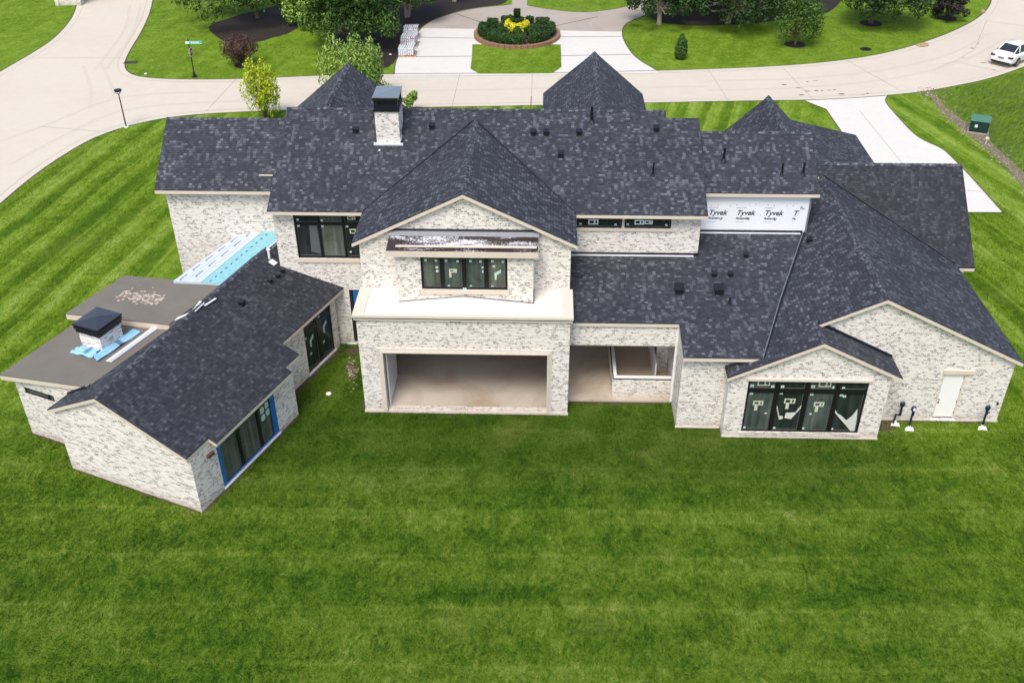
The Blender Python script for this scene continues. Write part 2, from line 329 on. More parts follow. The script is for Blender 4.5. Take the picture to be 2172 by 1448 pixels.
# ------------------------------------------------------------------ mesh helpers
def setp(o, label=None, cat=None, group=None, kind=None):
    if label: o['label'] = label
    if cat: o['category'] = cat
    if group: o['group'] = group
    if kind: o['kind'] = kind
    return o
def empty(name, loc, label, cat, group=None, rz=0):
    o = bpy.data.objects.new(name, None); o.location = loc; o.rotation_euler = (0, 0, rz); col.objects.link(o)
    o.empty_display_size = .3
    return setp(o, label, cat, group)
class MB:
    def __init__(s): s.v = []; s.f = []; s.m = []
    def poly(s, pts, mi=0):
        b = len(s.v); s.v += [tuple(p) for p in pts]; s.f.append(tuple(range(b, b + len(pts)))); s.m.append(mi)
    def faces(s, pts, fs, mi=0):
        b = len(s.v); s.v += [tuple(p) for p in pts]
        for f in fs: s.f.append(tuple(b + i for i in f)); s.m.append(mi)
    def box(s, x0, x1, y0, y1, z0, z1, T=None, mi=0):
        p = [(x, y, z) for z in (z0, z1) for y in (y0, y1) for x in (x0, x1)]
        if T: p = [T(*q) for q in p]
        s.faces(p, [(0, 2, 3, 1), (4, 5, 7, 6), (0, 1, 5, 4), (1, 3, 7, 5), (3, 2, 6, 7), (2, 0, 4, 6)], mi)
    def slab(s, top, h, mt=0, ms=0):
        """top polygon, dropped straight down by h"""
        n = len(top); b = len(s.v)
        s.v += [tuple(p) for p in top] + [(p[0], p[1], p[2] - h) for p in top]
        tri = tessellate_polygon([[Vector(p) for p in top]])
        for t in tri:
            a = [b + i for i in t]; nrm = (Vector(s.v[a[1]]) - Vector(s.v[a[0]])).cross(Vector(s.v[a[2]]) - Vector(s.v[a[0]]))
            if nrm.z < 0: a = a[::-1]
            s.f.append(tuple(a)); s.m.append(mt)
            s.f.append(tuple(x + n for x in a[::-1])); s.m.append(ms)
        for i in range(n):
            j = (i + 1) % n; s.f.append((b + i, b + j, b + n + j, b + n + i)); s.m.append(ms)
    def tube(s, pts, rads, seg=8, mi=0, cap=True):
        rings = []
        for i, p in enumerate(pts):
            p = Vector(p); a = Vector(pts[max(0, i - 1)]); c = Vector(pts[min(len(pts) - 1, i + 1)]); d = (c - a).normalized()
            q = d.orthogonal().normalized() if i == 0 else (q - d * q.dot(d)).normalized()
            w = d.cross(q); b = len(s.v)
            for k in range(seg):
                t = 2 * math.pi * k / seg; s.v.append(tuple(p + (q * math.cos(t) + w * math.sin(t)) * rads[i]))
            rings.append(b)
        for a, b in zip(rings, rings[1:]):
            for k in range(seg):
                k2 = (k + 1) % seg; s.f.append((a + k, a + k2, b + k2, b + k)); s.m.append(mi)
        if cap:
            s.f.append(tuple(rings[0] + k for k in range(seg))[::-1]); s.m.append(mi); s.f.append(tuple(rings[-1] + k for k in range(seg))); s.m.append(mi)
    def ball(s, c, r, seg=12, rg=8, mi=0):
        b = len(s.v); rx, ry, rz = (r, r, r) if not isinstance(r, tuple) else r
        for i in range(rg + 1):
            a = math.pi * i / rg
            for k in range(seg):
                t = 2 * math.pi * k / seg; s.v.append((c[0] + rx * math.sin(a) * math.cos(t), c[1] + ry * math.sin(a) * math.sin(t), c[2] + rz * math.cos(a)))
        for i in range(rg):
            for k in range(seg):
                k2 = (k + 1) % seg; s.f.append((b + i * seg + k, b + (i + 1) * seg + k, b + (i + 1) * seg + k2, b + i * seg + k2)); s.m.append(mi)
    def build(s, name, mats, parent=None, smooth=False, bevel=0):
        if not isinstance(mats, (list, tuple)): mats = [mats]
        me = bpy.data.meshes.new(name); me.from_pydata(s.v, [], s.f)
        for q in mats: me.materials.append(q)
        me.polygons.foreach_set('material_index', s.m)
        if smooth: me.polygons.foreach_set('use_smooth', [True] * len(s.f))
        me.validate(); me.update()
        uvl = me.uv_layers.new(name='UVMap')
        for p in me.polygons:
            n = p.normal
            if abs(n.z) > .995: t = Vector((1, 0, 0)); w = Vector((0, 1, 0))
            else:
                t = Vector((-n.y, n.x, 0)).normalized()
                if t.x < -1e-4 or (abs(t.x) <= 1e-4 and t.y < 0): t = -t
                w = n.cross(t)
                if w.z < 0: w = -w
            for li in p.loop_indices:
                q = me.vertices[me.loops[li].vertex_index].co; uvl.data[li].uv = (q.dot(t) + 50, q.dot(w) + 50)
        o = bpy.data.objects.new(name, me); col.objects.link(o)
        if bevel:
            bv = o.modifiers.new('bevel', 'BEVEL'); bv.width = bevel; bv.segments = 2; bv.limit_method = 'ANGLE'
        if parent:
            o.parent = parent
            ox = Vector(parent.get('_base', (0, 0, 0)))
        return o
def one(name, mats, parent, fn, **k):
    mb = MB(); fn(mb); return mb.build(name, mats, parent, **k)

class Wall:
    """local frame on a vertical wall: u along, d outward, z up; outward is to the right of P0->P1"""
    def __init__(s, P0, P1):
        s.P0 = Vector((P0[0], P0[1], 0)); d = Vector((P1[0] - P0[0], P1[1] - P0[1], 0)); s.len = d.length; s.d = d.normalized(); s.n = Vector((s.d.y, -s.d.x, 0))
    def __call__(s, u, d, z): return tuple(s.P0 + s.d * u + s.n * d + Vector((0, 0, z)))
def wall(P0, P1, prof, holes=(), th=.25, mat='brick', parent=None, name='wall'):
    """prof: outline in (u,z); holes: (u0,u1,z0,z1)"""
    W = Wall(P0, P1); mb = MB()
    loops = [list(prof)] + [[(a, c), (b, c), (b, d), (a, d)] for a, b, c, d in holes]
    flat = [p for lp in loops for p in lp]
    tri = tessellate_polygon([[Vector((p[0], p[1], 0)) for p in lp] for lp in loops])
    for d, rev in ((0, False), (-th, True)):
        b = len(mb.v); mb.v += [W(p[0], d, p[1]) for p in flat]
        for t in tri:
            a, q, r = [flat[i] for i in t]; ar = (q[0] - a[0]) * (r[1] - a[1]) - (r[0] - a[0]) * (q[1] - a[1])
            f = t if (ar > 0) != rev else t[::-1]
            mb.f.append(tuple(b + i for i in f)); mb.m.append(0)
    for lp in loops:
        n = len(lp)
        for i in range(n):
            p, q = lp[i], lp[(i + 1) % n]; mb.poly([W(p[0], 0, p[1]), W(q[0], 0, q[1]), W(q[0], -th, q[1]), W(p[0], -th, p[1])], 0)
    o = mb.build(name, M[mat], parent)
    return W, o
def rect(L, h, z0=0): return [(0, z0), (L, z0), (L, h), (0, h)]
def lerp(a, b, t): return a + (b - a) * t
# ------------------------------------------------------------------ site: ground, street, drives
def sheet(name, pts, z, mat, kind='structure', th=0.0):
    mb = MB(); pts = [(p[0], p[1], z) for p in pts]
    if th: mb.slab(pts, th)
    else:
        tri = tessellate_polygon([[Vector(p) for p in pts]]); b = len(mb.v); mb.v += pts
        for t in tri:
            a, q, r = [pts[i] for i in t]; ar = (q[0] - a[0]) * (r[1] - a[1]) - (r[0] - a[0]) * (q[1] - a[1])
            mb.f.append(tuple(b + i for i in (t if ar > 0 else t[::-1]))); mb.m.append(0)
    o = mb.build(name, M[mat]); o['kind'] = kind; return o
def smooth_line(p, it=2, closed=False):
    for _ in range(it):
        q = [] if closed else [p[0]]
        n = len(p)
        for i in range(n if closed else n - 1):
            a, b = p[i], p[(i + 1) % n]
            q += [(a[0] * .75 + b[0] * .25, a[1] * .75 + b[1] * .25), (a[0] * .25 + b[0] * .75, a[1] * .25 + b[1] * .75)]
        if not closed: q.append(p[-1])
        p = q
    return p
def ribbon(mb, pts, w, z, mi=0):
    q = [Vector(pts[0])]
    for p in pts[1:]:
        if (Vector(p) - q[-1]).length > 1e-3: q.append(Vector(p))
    b = len(mb.v)
    for i, p in enumerate(q):
        d = (q[min(i + 1, len(q) - 1)] - q[max(i - 1, 0)]); d.normalize(); n = Vector((-d.y, d.x)) * w / 2
        mb.v += [(p.x - n.x, p.y - n.y, z), (p.x + n.x, p.y + n.y, z)]
    for i in range(len(q) - 1): k = b + 2 * i; mb.f.append((k, k + 2, k + 3, k + 1)); mb.m.append(mi)
g = MB(); NX = 24
g.poly([(-400, -120, 0), (420, -120, 0), (420, 620, 0), (-400, 620, 0)]); o = g.build('lawn', M['lawn']); o['kind'] = 'structure'

P = lambda *a: [G(x, y) for x, y in a]
west_edge = smooth_line(P((-260, 330), (-120, 225), (0, 152), (60, 118), (112, 85), (147, 48), (163, 15), (166, -30), (150, -120), (120, -260)))
island_edge = smooth_line(P((390, -260), (350, -120), (328, -30), (322, 20), (302, 66), (278, 104), (265, 130), (266, 148), (284, 161), (330, 167), (410, 169), (500, 168), (580, 165), (690, 160)))
far_edge = smooth_line(P((690, 160), (838, 157), (1010, 156), (1190, 155), (1400, 150), (1500, 147), (1600, 143), (1700, 137), (1780, 129), (1860, 117), (1935, 98), (2005, 74), (2062, 47), (2092, 24), (2104, 2), (2106, -40), (2090, -120)))
near_edge = smooth_line(P((-300, 730), (-100, 520), (0, 433), (50, 390), (100, 352), (150, 320), (190, 297), (230, 281), (270, 268), (330, 254), (400, 244), (520, 237), (700, 231), (900, 228), (1150, 224), (1400, 218), (1600, 214), (1710, 213), (1800, 209), (1880, 203), (1960, 195), (2020, 184), (2100, 168), (2172, 143), (2260, 105), (2400, 30)))
road_poly = west_edge[::-1][0:0]
road_poly = near_edge + P((2420, -60), (2300, -160)) + far_edge[::-1] + island_edge[::-1][1:] + west_edge[::-1]
sheet('street', road_poly, .008, 'road')
mb = MB()
for e in (west_edge, island_edge, far_edge, near_edge): ribbon(mb, e, .11, .012)  # dark strips painted where the lawn edge casts its shadow
o = mb.build('lawn_edge_shade', M['edge']); o['kind'] = 'structure'
# circular drive across the street
outer = smooth_line(P((836, 158), (838, 132), (852, 108), (872, 85), (888, 66), (905, 50), (930, 38), (970, 26), (1010, 18), (1050, 14), (1086, 10)), 2)
outer_r = smooth_line(P((1118, 12), (1150, 18), (1200, 25), (1245, 27), (1290, 22), (1330, 15), (1365, -5), (1380, -30)), 2)
inner_r = smooth_line(P((1420, -30), (1400, 8), (1372, 32), (1338, 44), (1322, 56), (1319, 75), (1330, 100), (1350, 125), (1395, 151)), 2)
north = outer + P((1087, -60), (1117, -60)) + outer_r + inner_r
drv = north + [G(1395, 155)] + [G(836, 162)]
# front slab up to the line; tree shade painted darker on the loop behind
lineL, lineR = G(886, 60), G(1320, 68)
def clip(poly, a, b, keep):
    a, b = Vector(a), Vector(b); n = Vector((-(b - a).y, (b - a).x)); out = []
    s = [(Vector(p) - a).dot(n) * keep for p in poly]
    for i in range(len(poly)):
        j = (i + 1) % len(poly)
        if s[i] >= 0: out.append(poly[i])
        if s[i] * s[j] < 0:
            t = s[i] / (s[i] - s[j]); out.append((lerp(poly[i][0], poly[j][0], t), lerp(poly[i][1], poly[j][1], t)))
    return out
sheet('circular_driveway', clip(drv, lineL, lineR, -1), .012, 'drive')
sheet('shaded_driveway_loop', clip(drv, lineL, lineR, 1), .012, 'shadedrive')
mb = MB(); ribbon(mb, outer, .10, .016); ribbon(mb, outer_r, .10, .016); ribbon(mb, inner_r, .10, .016)
o = mb.build('lawn_edge_shade', M['edge']); o['kind'] = 'structure'
isl = smooth_line(P((1002, 95), (1001, 120), (998, 147), (1016, 157), (1100, 157), (1172, 156), (1191, 143), (1190, 110), (1189, 95)), 0)
sheet('lawn_island', isl, .020, 'lawn')
# long white drive at the right
dl = P((1706, 214), (1752, 232), (1785, 280), (1850, 345), (1900, 450), (2127, 451)) ; drr = smooth_line(P((2127, 451), (2050, 365), (2018, 333), (2000, 316), (1958, 298), (1935, 282), (1903, 247), (1881, 222), (1877, 211), (1884, 202)), 1)
sheet('white_driveway', dl + drr[1:], .012, 'drive')
mb = MB(); ribbon(mb, dl[:4], .07, .016); ribbon(mb, drr, .07, .016); ribbon(mb, [dl[5], dl[4]], .07, .016)
o = mb.build('lawn_edge_shade', M['edge']); o['kind'] = 'structure'
# joints and cracks
def offset(line, d):
    out = []
    for i in range(len(line)):
        a, b = Vector(line[max(0, i - 1)]), Vector(line[min(len(line) - 1, i + 1)]); t_ = (b - a); 
        if t_.length < 1e-6: continue
        t_.normalize(); out.append((line[i][0] - t_.y * d, line[i][1] + t_.x * d))
    return out
mb = MB()
for ln_, d_ in ((near_edge, .62), (far_edge, -.62), (island_edge, -.6), (west_edge, .6)): ribbon(mb, offset(ln_, -d_ if ln_ is west_edge else d_), .03, .0165 + .0001 * len(mb.f) / 500)
o = mb.build('gutter_joint', M['jointpale']); o['kind'] = 'structure'
mb = MB()
for kt, pts_ in enumerate((((190, 230), (196, 200), (188, 170), (176, 140)), ((243, 208), (236, 180), (226, 155), (212, 132)), ((0, 300), (110, 262), (215, 215), (300, 200), (430, 195)), ((20, 350), (130, 290), (235, 238), (340, 222), (520, 214)), ((200, 150), (240, 100), (268, 60), (276, 10)), ((222, 152), (258, 104), (288, 60), (298, 8)), ((1500, 172), (1700, 168), (1880, 150), (2020, 118), (2100, 70)), ((1500, 192), (1720, 186), (1900, 168), (2040, 134), (2130, 84)), ((640, 200), (1100, 188), (1500, 184)))):
    ribbon(mb, smooth_line(P(*pts_), 3), .3, .0130 + .0002 * kt)
o = mb.build('tyre_marks', M['tyre']); o['kind'] = 'structure'
mb = MB()
J = [((852, 79), (1004, 82)), ((880, 121), (1000, 120)), ((1190, 79), (1322, 78)), ((1190, 119), (1338, 116)), ((965, 29), (1022, 49)), ((1176, 56), (1268, 36)), ((1335, 18), (1385, 32))]
for a, b in J: ribbon(mb, [G(*a), G(*b)], .11, .018)
o = mb.build('pavement_joint', M['joint']); o['kind'] = 'structure'
mb = MB()
for a, b in [((500, 169), (437, 237)), ((265, 123), (55, 124)), ((975, 158), (959, 226)), ((1129, 158), (1127, 222)), ((1502, 148), (1546, 216)), ((1662, 146), (1726, 213)), ((1796, 129), (1905, 190)), ((1823, 235), (1912, 345)), ((230, 281), (80, 268)), ((2049, 405), (2086, 406)), ((2090, 45), (2172, 56))]:
    ribbon(mb, [G(*a), G(*b)], .035, .018)
o = mb.build('pavement_joint', M['jointpale']); o['kind'] = 'structure'
def wob(a, b, n, amp, rnd):
    a, b = Vector(a), Vector(b); d = (b - a); nn = Vector((-d.y, d.x)).normalized()
    return [tuple(a + d * (i / n) + nn * rnd.uniform(-amp, amp)) for i in range(n + 1)]
rnd = random.Random(3); mb = MB()
for a, b in [((2094, 42), (2068, 104)), ((2068, 104), (2028, 130)), ((2028, 130), (1985, 146)), ((2030, 131), (2060, 139)), ((2060, 139), (2113, 151)), ((2028, 130), (2000, 136))]:
    ribbon(mb, wob(G(*a), G(*b), 9, .05, rnd), .04, .018)
o = mb.build('pavement_crack', M['jointpale']); o['kind'] = 'structure'
mb = MB()
def blot(mb, c, rx, ry, z, rnd, n=9):
    ph = rnd.uniform(0, 3); mb.poly([(c[0] + rx * math.cos(t) * rnd.uniform(.6, 1.2), c[1] + ry * math.sin(t) * rnd.uniform(.6, 1.2), z) for t in [2 * math.pi * i / n for i in range(n)]])
for x, y in ((1693, 187), (1712, 194), (1731, 193), (1744, 193), (1758, 192), (1770, 191), (1784, 200), (1664, 180), (1712, 174), (1730, 172), (1700, 202), (1830, 201), (1840, 199), (2062, 103), (2075, 94), (2043, 124), (2108, 149), (2086, 134)):
    blot(mb, G(x, y), rnd.uniform(.08, .3), rnd.uniform(.05, .12), .019, rnd)
o = mb.build('tar_spots', M['joint']); o['kind'] = 'structure'
# mulch beds
def bed(name, pts, z=.016, mat='soil'):
    rr = random.Random(5); q = smooth_line(P(*pts), 2, True); q = [(x + rr.uniform(-.12, .12), y + rr.uniform(-.12, .12)) for x, y in q]
    return sheet(name, q, z, mat)
bed('mulch', ((440, 62), (470, 92), (545, 92), (600, 74), (640, 60), (645, 20), (600, 10), (520, 28), (455, 48)))
bed('mulch', ((690, 110), (712, 60), (700, -20), (980, -70), (1085, -30), (1083, 8), (1010, 16), (930, 35), (884, 62), (846, 108), (835, 140), (800, 150)), .0185)
bed('mulch', ((1350, 20), (1400, 52), (1500, 56), (1560, 52), (1700, 40), (1790, 20), (1800, -80), (1440, -80)))  # soil bed with the tree shade over it painted in as dark
def ring(px, py, r, z=.022, mat='soil'):
    c = G(px, py); rr = random.Random(int(px)); n = 20
    return sheet('mulch', [(c[0] + r * math.cos(2 * math.pi * i / n) * rr.uniform(.9, 1.08), c[1] + r * math.sin(2 * math.pi * i / n) * rr.uniform(.9, 1.08)) for i in range(n)], z, mat)
ring(1686, 95, .95); ring(1847, 50, 1.1); ring(2009, 40, .9); ring(518, 139, .85); ring(793, 98, 1.35, .022)
# gravelly strip between the mown and the rough grass
strip = P((1962, 194), (1972, 204), (1990, 228), (2012, 252), (2048, 282), (2092, 316), (2140, 362), (2172, 400), (2260, 500), (2275, 470), (2172, 368), (2118, 318), (2070, 272), (2040, 256), (2012, 236), (1992, 212), (1974, 194))
sheet('gravel_strip', strip, .016, 'soil2')
rough_poly = P((1974, 194), (1992, 212), (2012, 236), (2040, 256), (2070, 272), (2118, 318), (2172, 368), (2275, 470), (2600, 480), (2600, 60), (2400, 36), (2260, 108), (2172, 148), (2100, 172), (2020, 188))
def rough_mat():
    mt, n, l, bs = newmat('unmown_grass'); v = coords(n)
    a = noise_(n, l, v, .5, 5, .7, 1.2); b = noise_(n, l, mapping(n, l, v, (1, .4, 1), (0, 0, .5)), 7, 4, .8, 1)
    r = ramp(n, [(.3, (.05, .12, .006)), (.5, (.12, .21, .010)), (.7, (.19, .30, .03))]); l.new(math_(n, l, 'ADD', math_(n, l, 'MULTIPLY', a, .5), math_(n, l, 'MULTIPLY', b, .5)), r.inputs[0])
    l.new(r.outputs[0], bs.inputs['Base Color']); bs.inputs['Roughness'].default_value = .95
    bump(n, l, b, 1.0, .3, bs); return mt
M['rough'] = rough_mat(); M['blade'] = leaf_mat('grass_blades', (.06, .14, .005), (.15, .26, .012), (.26, .38, .04))
sheet('rough_grass_ground', rough_poly, .014, 'rough')
def inside(p, poly):
    c = False; n = len(poly); x, y = p
    for i in range(n):
        x1, y1 = poly[i]; x2, y2 = poly[(i + 1) % n]
        if (y1 > y) != (y2 > y) and x < (x2 - x1) * (y - y1) / (y2 - y1) + x1: c = not c
    return c
rnd = random.Random(11); mb = MB(); xs = [p[0] for p in rough_poly]; ys = [p[1] for p in rough_poly]
cnt = 0
while cnt < 12000:
    x, y = rnd.uniform(min(xs), 56), rnd.uniform(min(ys), max(ys))
    if not inside((x, y), rough_poly): continue
    cnt += 1; k = noise.noise(Vector((x * .35, y * .35, 0))) ; h = .16 + .16 * max(0, k + .3) + rnd.uniform(0, .08); a = rnd.uniform(0, 6.28) ; w = .05
    lx, ly = .15 + .1 * k, -.05 + .12 * noise.noise(Vector((x * .2, y * .2, 5)))
    ca, sa = math.cos(a) * w, math.sin(a) * w
    mb.poly([(x - ca, y - sa, 0), (x + ca, y + sa, 0), (x + lx + ca * .3, y + ly + sa * .3, h)])
o = mb.build('rough_grass', M['blade']); setp(o, 'unmown bright green grass beyond the gravel strip at right', 'grass', None, 'stuff')
# longer tufts where the mown lawn meets edges of the street
rnd = random.Random(12); mb = MB()
for k in range(900):
    t = rnd.random(); i = int(t * (len(strip) // 2)); a, b = strip[i], strip[i + 1]; s_ = rnd.random()
    x, y = lerp(a[0], b[0], s_) + rnd.gauss(.4, .5), lerp(a[1], b[1], s_) + rnd.gauss(.3, .5); r = rnd.uniform(.02, .07)
    mb.faces([(x - r, y - r, .01), (x + r, y - r * .7, .01), (x + r * .8, y + r, .01), (x - r * .9, y + r * .8, .01), (x, y, r * 1.1)], [(0, 1, 4), (1, 2, 4), (2, 3, 4), (3, 0, 4)])
M['pebble'] = leaf_mat('pebbles', (.16, .12, .085), (.28, .22, .17), (.42, .37, .31))
o = mb.build('gravel', M['pebble']); setp(o, 'loose pale gravel and clods along the grass boundary', 'gravel', None, 'stuff')

# bare soil along the foot of the walls
def foot(line, w, seed, z=.009):
    rr = random.Random(seed); line = [Vector(p) for p in line]; out = []; back = []
    for a, b in zip(line, line[1:]):
        L = (b - a).length; d = (b - a) / L; nn = Vector((d.y, -d.x)); k = max(2, int(L / .22))
        for i in range(k):
            p = a + d * (L * i / k); out.append(tuple(p + nn * w * rr.uniform(.25, 1.35))); back.append(tuple(p - nn * .2))
    sheet('bare_soil', out + back[::-1], z, 'footsoil')
M['footsoil'] = plain('trodden_soil', (.075, .055, .032), .95, .5, 7, 0, .8)
foot([(0, 0), (9.06, 0)], .14, 1); foot([(9.2, .97), (13.7, .97)], .12, 2); foot([(13.8, -.76), (15.7, -.76)], .12, 3); foot([(15.7, -1.35), (22.4, -1.35)], .10, 4); foot([(22.42, 0), (28.0, 0)], .16, 5)
foot([(0, 5.2), (0, .0)], .25, 6)
_c, _s = math.cos(R(68.3)), math.sin(R(68.3)); _q = lambda u, w: (-5.5 + u * _c + w * _s, -6.62 + u * _s - w * _c)
foot([_q(0, -6.6), _q(0, 0)], .12, 7); foot([_q(0, 0), _q(6.8, 0)], .16, 8); foot([_q(6.8, -1.15), _q(12.2, -1.15)], .3, 9); foot([_q(1.1, -10), _q(1.1, -6.7)], .12, 10)
rr_ = random.Random(31)
for px_, py_, r_ in ((1876, 906, .42), (1890, 900, .3), (744, 778, .35), (752, 800, .25), (748, 745, .4), (1300, 858, .2)):
    c = G(px_, py_); sheet('bare_soil', [(c[0] + r_ * math.cos(t) * rr_.uniform(.5, 1.2), c[1] + r_ * math.sin(t) * rr_.uniform(.5, 1.2)) for t in [2 * math.pi * i / 14 for i in range(14)]], .0095 + rr_.random() * .001, 'footsoil')
# ------------------------------------------------------------------ the house
M['vent'] = plain('vent_metal', (.010, .011, .015), .45, .3, 8, .1, .05)
M['lid2'] = plain('blue_grey_cap_lid', (.05, .055, .075), .35, .2, 4, .3, .05)
H = empty('brick_house', (0, 0, 0), 'large whitewashed brick house with dark shingle roofs, still under construction', 'house')
SH = [M['shingle'], M['trim']]
def roof(pts, h=.045, trim=.155, name='roof', mats='shingle', fascia=True):
    mb = MB(); mb.slab(pts, h); r = mb.build(name, M[mats], H)
    if fascia:
        mb = MB(); mb.slab([(p[0], p[1], p[2] - h - .002) for p in pts], trim); mb.build('fascia', M['trim'], r)
    return r
XA = 9.06
mz = lambda y: 7.4854 + .4599 * (y - 4.9308)
fz = lambda y: 5.2315 + .1924 * (y - 5.3808)
rz = lambda x: 6.38 - .4876 * (21.93 - x)
rrz = lambda x: 6.38 - .4876 * (x - 21.93)
tz = lambda y: 3.225 + .8072 * (y - 8.0174)
szz = lambda y: 7.6826 + .549 * (y - 6.8505)
lz = lambda y: 7.5396 + .7039 * (y - 6.8862)
# main roof
roof([(x, y, mz(y)) for x, y in ((-4.6, 4.93), (15.2, 4.93), (15.2, 10.26), (13.66, 10.26), (13.66, 10.70), (-4.6, 10.70))])
roof([(-4.6, 10.702, mz(10.7)), (13.66, 10.702, mz(10.7)), (13.66, 16.4, mz(10.7) - .46 * 5.7), (-4.6, 16.4, mz(10.7) - .46 * 5.7)])
roof([(13.664, 10.262, mz(10.26)), (15.2, 10.262, mz(10.26)), (15.2, 16.3, mz(10.26) - .46 * 6.04), (13.664, 16.3, mz(10.26) - .46 * 6.04)])
# gable over the centre block
gx = 4.53; ge, gr_ = 7.50, 9.836; gy0 = 1.98
ym = lambda z: 4.9308 + (z - 7.4854) / .4599
roof([(-.27, gy0, ge), (gx, gy0, gr_), (gx, ym(gr_), gr_), (-.27, ym(ge), ge)])
roof([(gx + .002, gy0, gr_), (9.33, gy0, ge), (9.33, ym(ge), ge), (gx + .002, ym(gr_), gr_)])
# left wing
roof([(x, y, lz(y)) for x, y in ((-10.36, 6.886), (-4.55, 6.886), (-4.3, 10.12), (-10.36, 10.12))])
roof([(-10.36, 10.122, lz(10.12)), (-4.3, 10.122, lz(10.12)), (-4.3, 14.6, lz(10.12) - .704 * 4.48), (-10.36, 14.6, lz(10.12) - .704 * 4.48)])
# wrapped block at the right
roof([(x, y, szz(y)) for x, y in ((15.05, 6.85), (20.55, 6.85), (20.55, 9.96), (15.05, 9.96))])
roof([(15.05, 9.962, szz(9.96)), (20.55, 9.962, szz(9.96)), (20.55, 15, szz(9.96) - .549 * 5.04), (15.05, 15, szz(9.96) - .549 * 5.04)])
# low roof over the patio
roof([(x, y, fz(y)) for x, y in ((9.07, .87), (13.754, .87), (13.754, -1.108), (17.06, -1.108), (18.4, 2.5), (20.2, 7.09), (15.1, 7.09), (15.1, 5.37), (9.07, 5.37))])
# right wing
roof([(x, y, rz(x)) for x, y in ((15.59, -1.55), (19.28, -1.55), (19.28, -.21), (21.93, -.21), (21.93, 12.3), (20.25, 12.3), (20.25, 7.1), (17.16, -.765), (15.59, -.765))])
roof([(x, y, rrz(x)) for x, y in ((21.932, -.21), (28.22, -.21), (28.22, 8.1), (21.932, 12.3))])
roof([(19.282, -1.55, rz(19.28)), (22.765, -1.55, rz(19.28) - .4876 * 3.485), (22.765, -.004, rz(19.28) - .4876 * 3.485), (19.282, -.004, rz(19.28))])
# rear right wing
roof([(x, y, tz(y)) for x, y in ((20.3, 8.02), (29.09, 8.02), (29.09, 12.406), (20.3, 12.406))], mats='shingle_dark')
roof([(20.3, 12.408, 6.767), (29.09, 12.408, 6.767), (29.09, 16.9, 6.767 - .8072 * 4.49), (20.3, 16.9, 6.767 - .8072 * 4.49)])
# street-side gables
for x, z, h, s in ((10.72, 9.34, 2.94, .85), (-3.69, 8.61, 3.6, .815)):
    roof([(x - h, 22, z - s * h), (x, 22, z), (x, 11.4, z), (x - h, 11.4, z - s * h)][::-1])
    roof([(x + .002, 22, z), (x + h, 22, z - s * h), (x + h, 11.4, z - s * h), (x + .002, 11.4, z)][::-1])
roof([(18.0, 20, 7.52 - .946 * 2.62), (20.62, 20, 7.52), (20.62, 11.5, 7.52), (18.0, 11.5, 7.52 - .946 * 2.62)][::-1])
roof([(20.622, 20, 7.52), (22.07, 20, 6.10), (22.07, 11.5, 6.10), (20.622, 11.5, 7.52)][::-1])
roof([(22.072, 20, 6.09), (25.96, 20, 5.20), (25.96, 13.2, 5.20), (22.072, 13.2, 6.09)][::-1])
# ridge caps
def ridge(a, b, pa, pb, w=.17):
    """folded cap along a ridge, pa/pb: fall on either side per metre"""
    a, b = Vector(a), Vector(b); d = (b - a).normalized(); L = (b - a).length; n = Vector((d.y, -d.x, 0)).normalized(); mb = MB(); k = 0; t = 0
    while t < L:
        t2 = min(L, t + .27); z0, z1 = .014, .032
        p, q = a + d * t, a + d * t2
        for s_, f in ((1, pa), (-1, pb)):
            o_ = n * s_ * w
            v = [p + Vector((0, 0, z1)), q + Vector((0, 0, z0)), q + o_ + Vector((0, 0, z0 - f * w)), p + o_ + Vector((0, 0, z1 - f * w))]
            mb.poly(v if s_ < 0 else v[::-1])
            mb.poly([v[0], v[3], v[3] - Vector((0, 0, .02)), v[0] - Vector((0, 0, .02))])
        t = t2
    return mb.build('ridge_cap', M['ridge'], H)
ridge((gx, gy0, gr_), (gx, ym(gr_), gr_), .487, .487)
ridge((21.93, -.21, 6.38), (21.93, 11.9, 6.38), .4876, .4876)
ridge((19.28, -1.55, rz(19.28)), (19.28, -.22, rz(19.28)), .4876, .4876, .12)
ridge((-4.6, 10.7, mz(10.7)), (13.66, 10.7, mz(10.7)), .46, .46, .13)
ridge((-10.36, 10.12, lz(10.12)), (-4.4, 10.12, lz(10.12)), .7, .7, .13)
ridge((15.05, 9.96, szz(9.96)), (20.55, 9.96, szz(9.96)), .55, .55, .13)
ridge((20.6, 12.406, 6.767), (29.09, 12.406, 6.767), .8, .8, .13)
ridge((10.72, 22, 9.34), (10.72, 13, 9.34), .85, .85); ridge((-3.69, 22, 8.61), (-3.69, 13, 8.61), .815, .815); ridge((20.62, 20, 7.52), (20.62, 13, 7.52), .95, .95)
# valley and base flashings
def strip3(name, pts, r, mat): return one(name, M[mat], H, lambda mb: mb.tube(pts, [r] * len(pts), 6))
strip3('valley_flashing', [(17.09, -1.1, fz(-1.1) + .03), (18.4, 2.5, fz(2.5) + .04), (20.2, 7.05, fz(7.05) + .04)], .045, 'blackmetal')
strip3('valley_flashing', [(17.03, -1.1, fz(-1.1) + .03), (18.33, 2.5, fz(2.5) + .035), (20.13, 7.05, fz(7.05) + .035)], .022, 'flashmetal')
strip3('valley_flashing', [(9.31, ym(7.5), 7.53), (gx + .05, ym(gr_) - .02, gr_ + .02)], .03, 'blackmetal')
strip3('valley_flashing', [(-.25, ym(7.5), 7.53), (gx - .05, ym(gr_) - .02, gr_ + .02)], .02, 'blackmetal')
strip3('valley_flashing', [(21.97, 11.9, 6.41), (28.1, 8.13, 3.42)], .035, 'blackmetal')
one('base_flashing', M['blackmetal'], H, lambda mb: mb.box(9.07, 15.06, 5.33, 5.378, fz(5.35) - .02, fz(5.35) + .10))
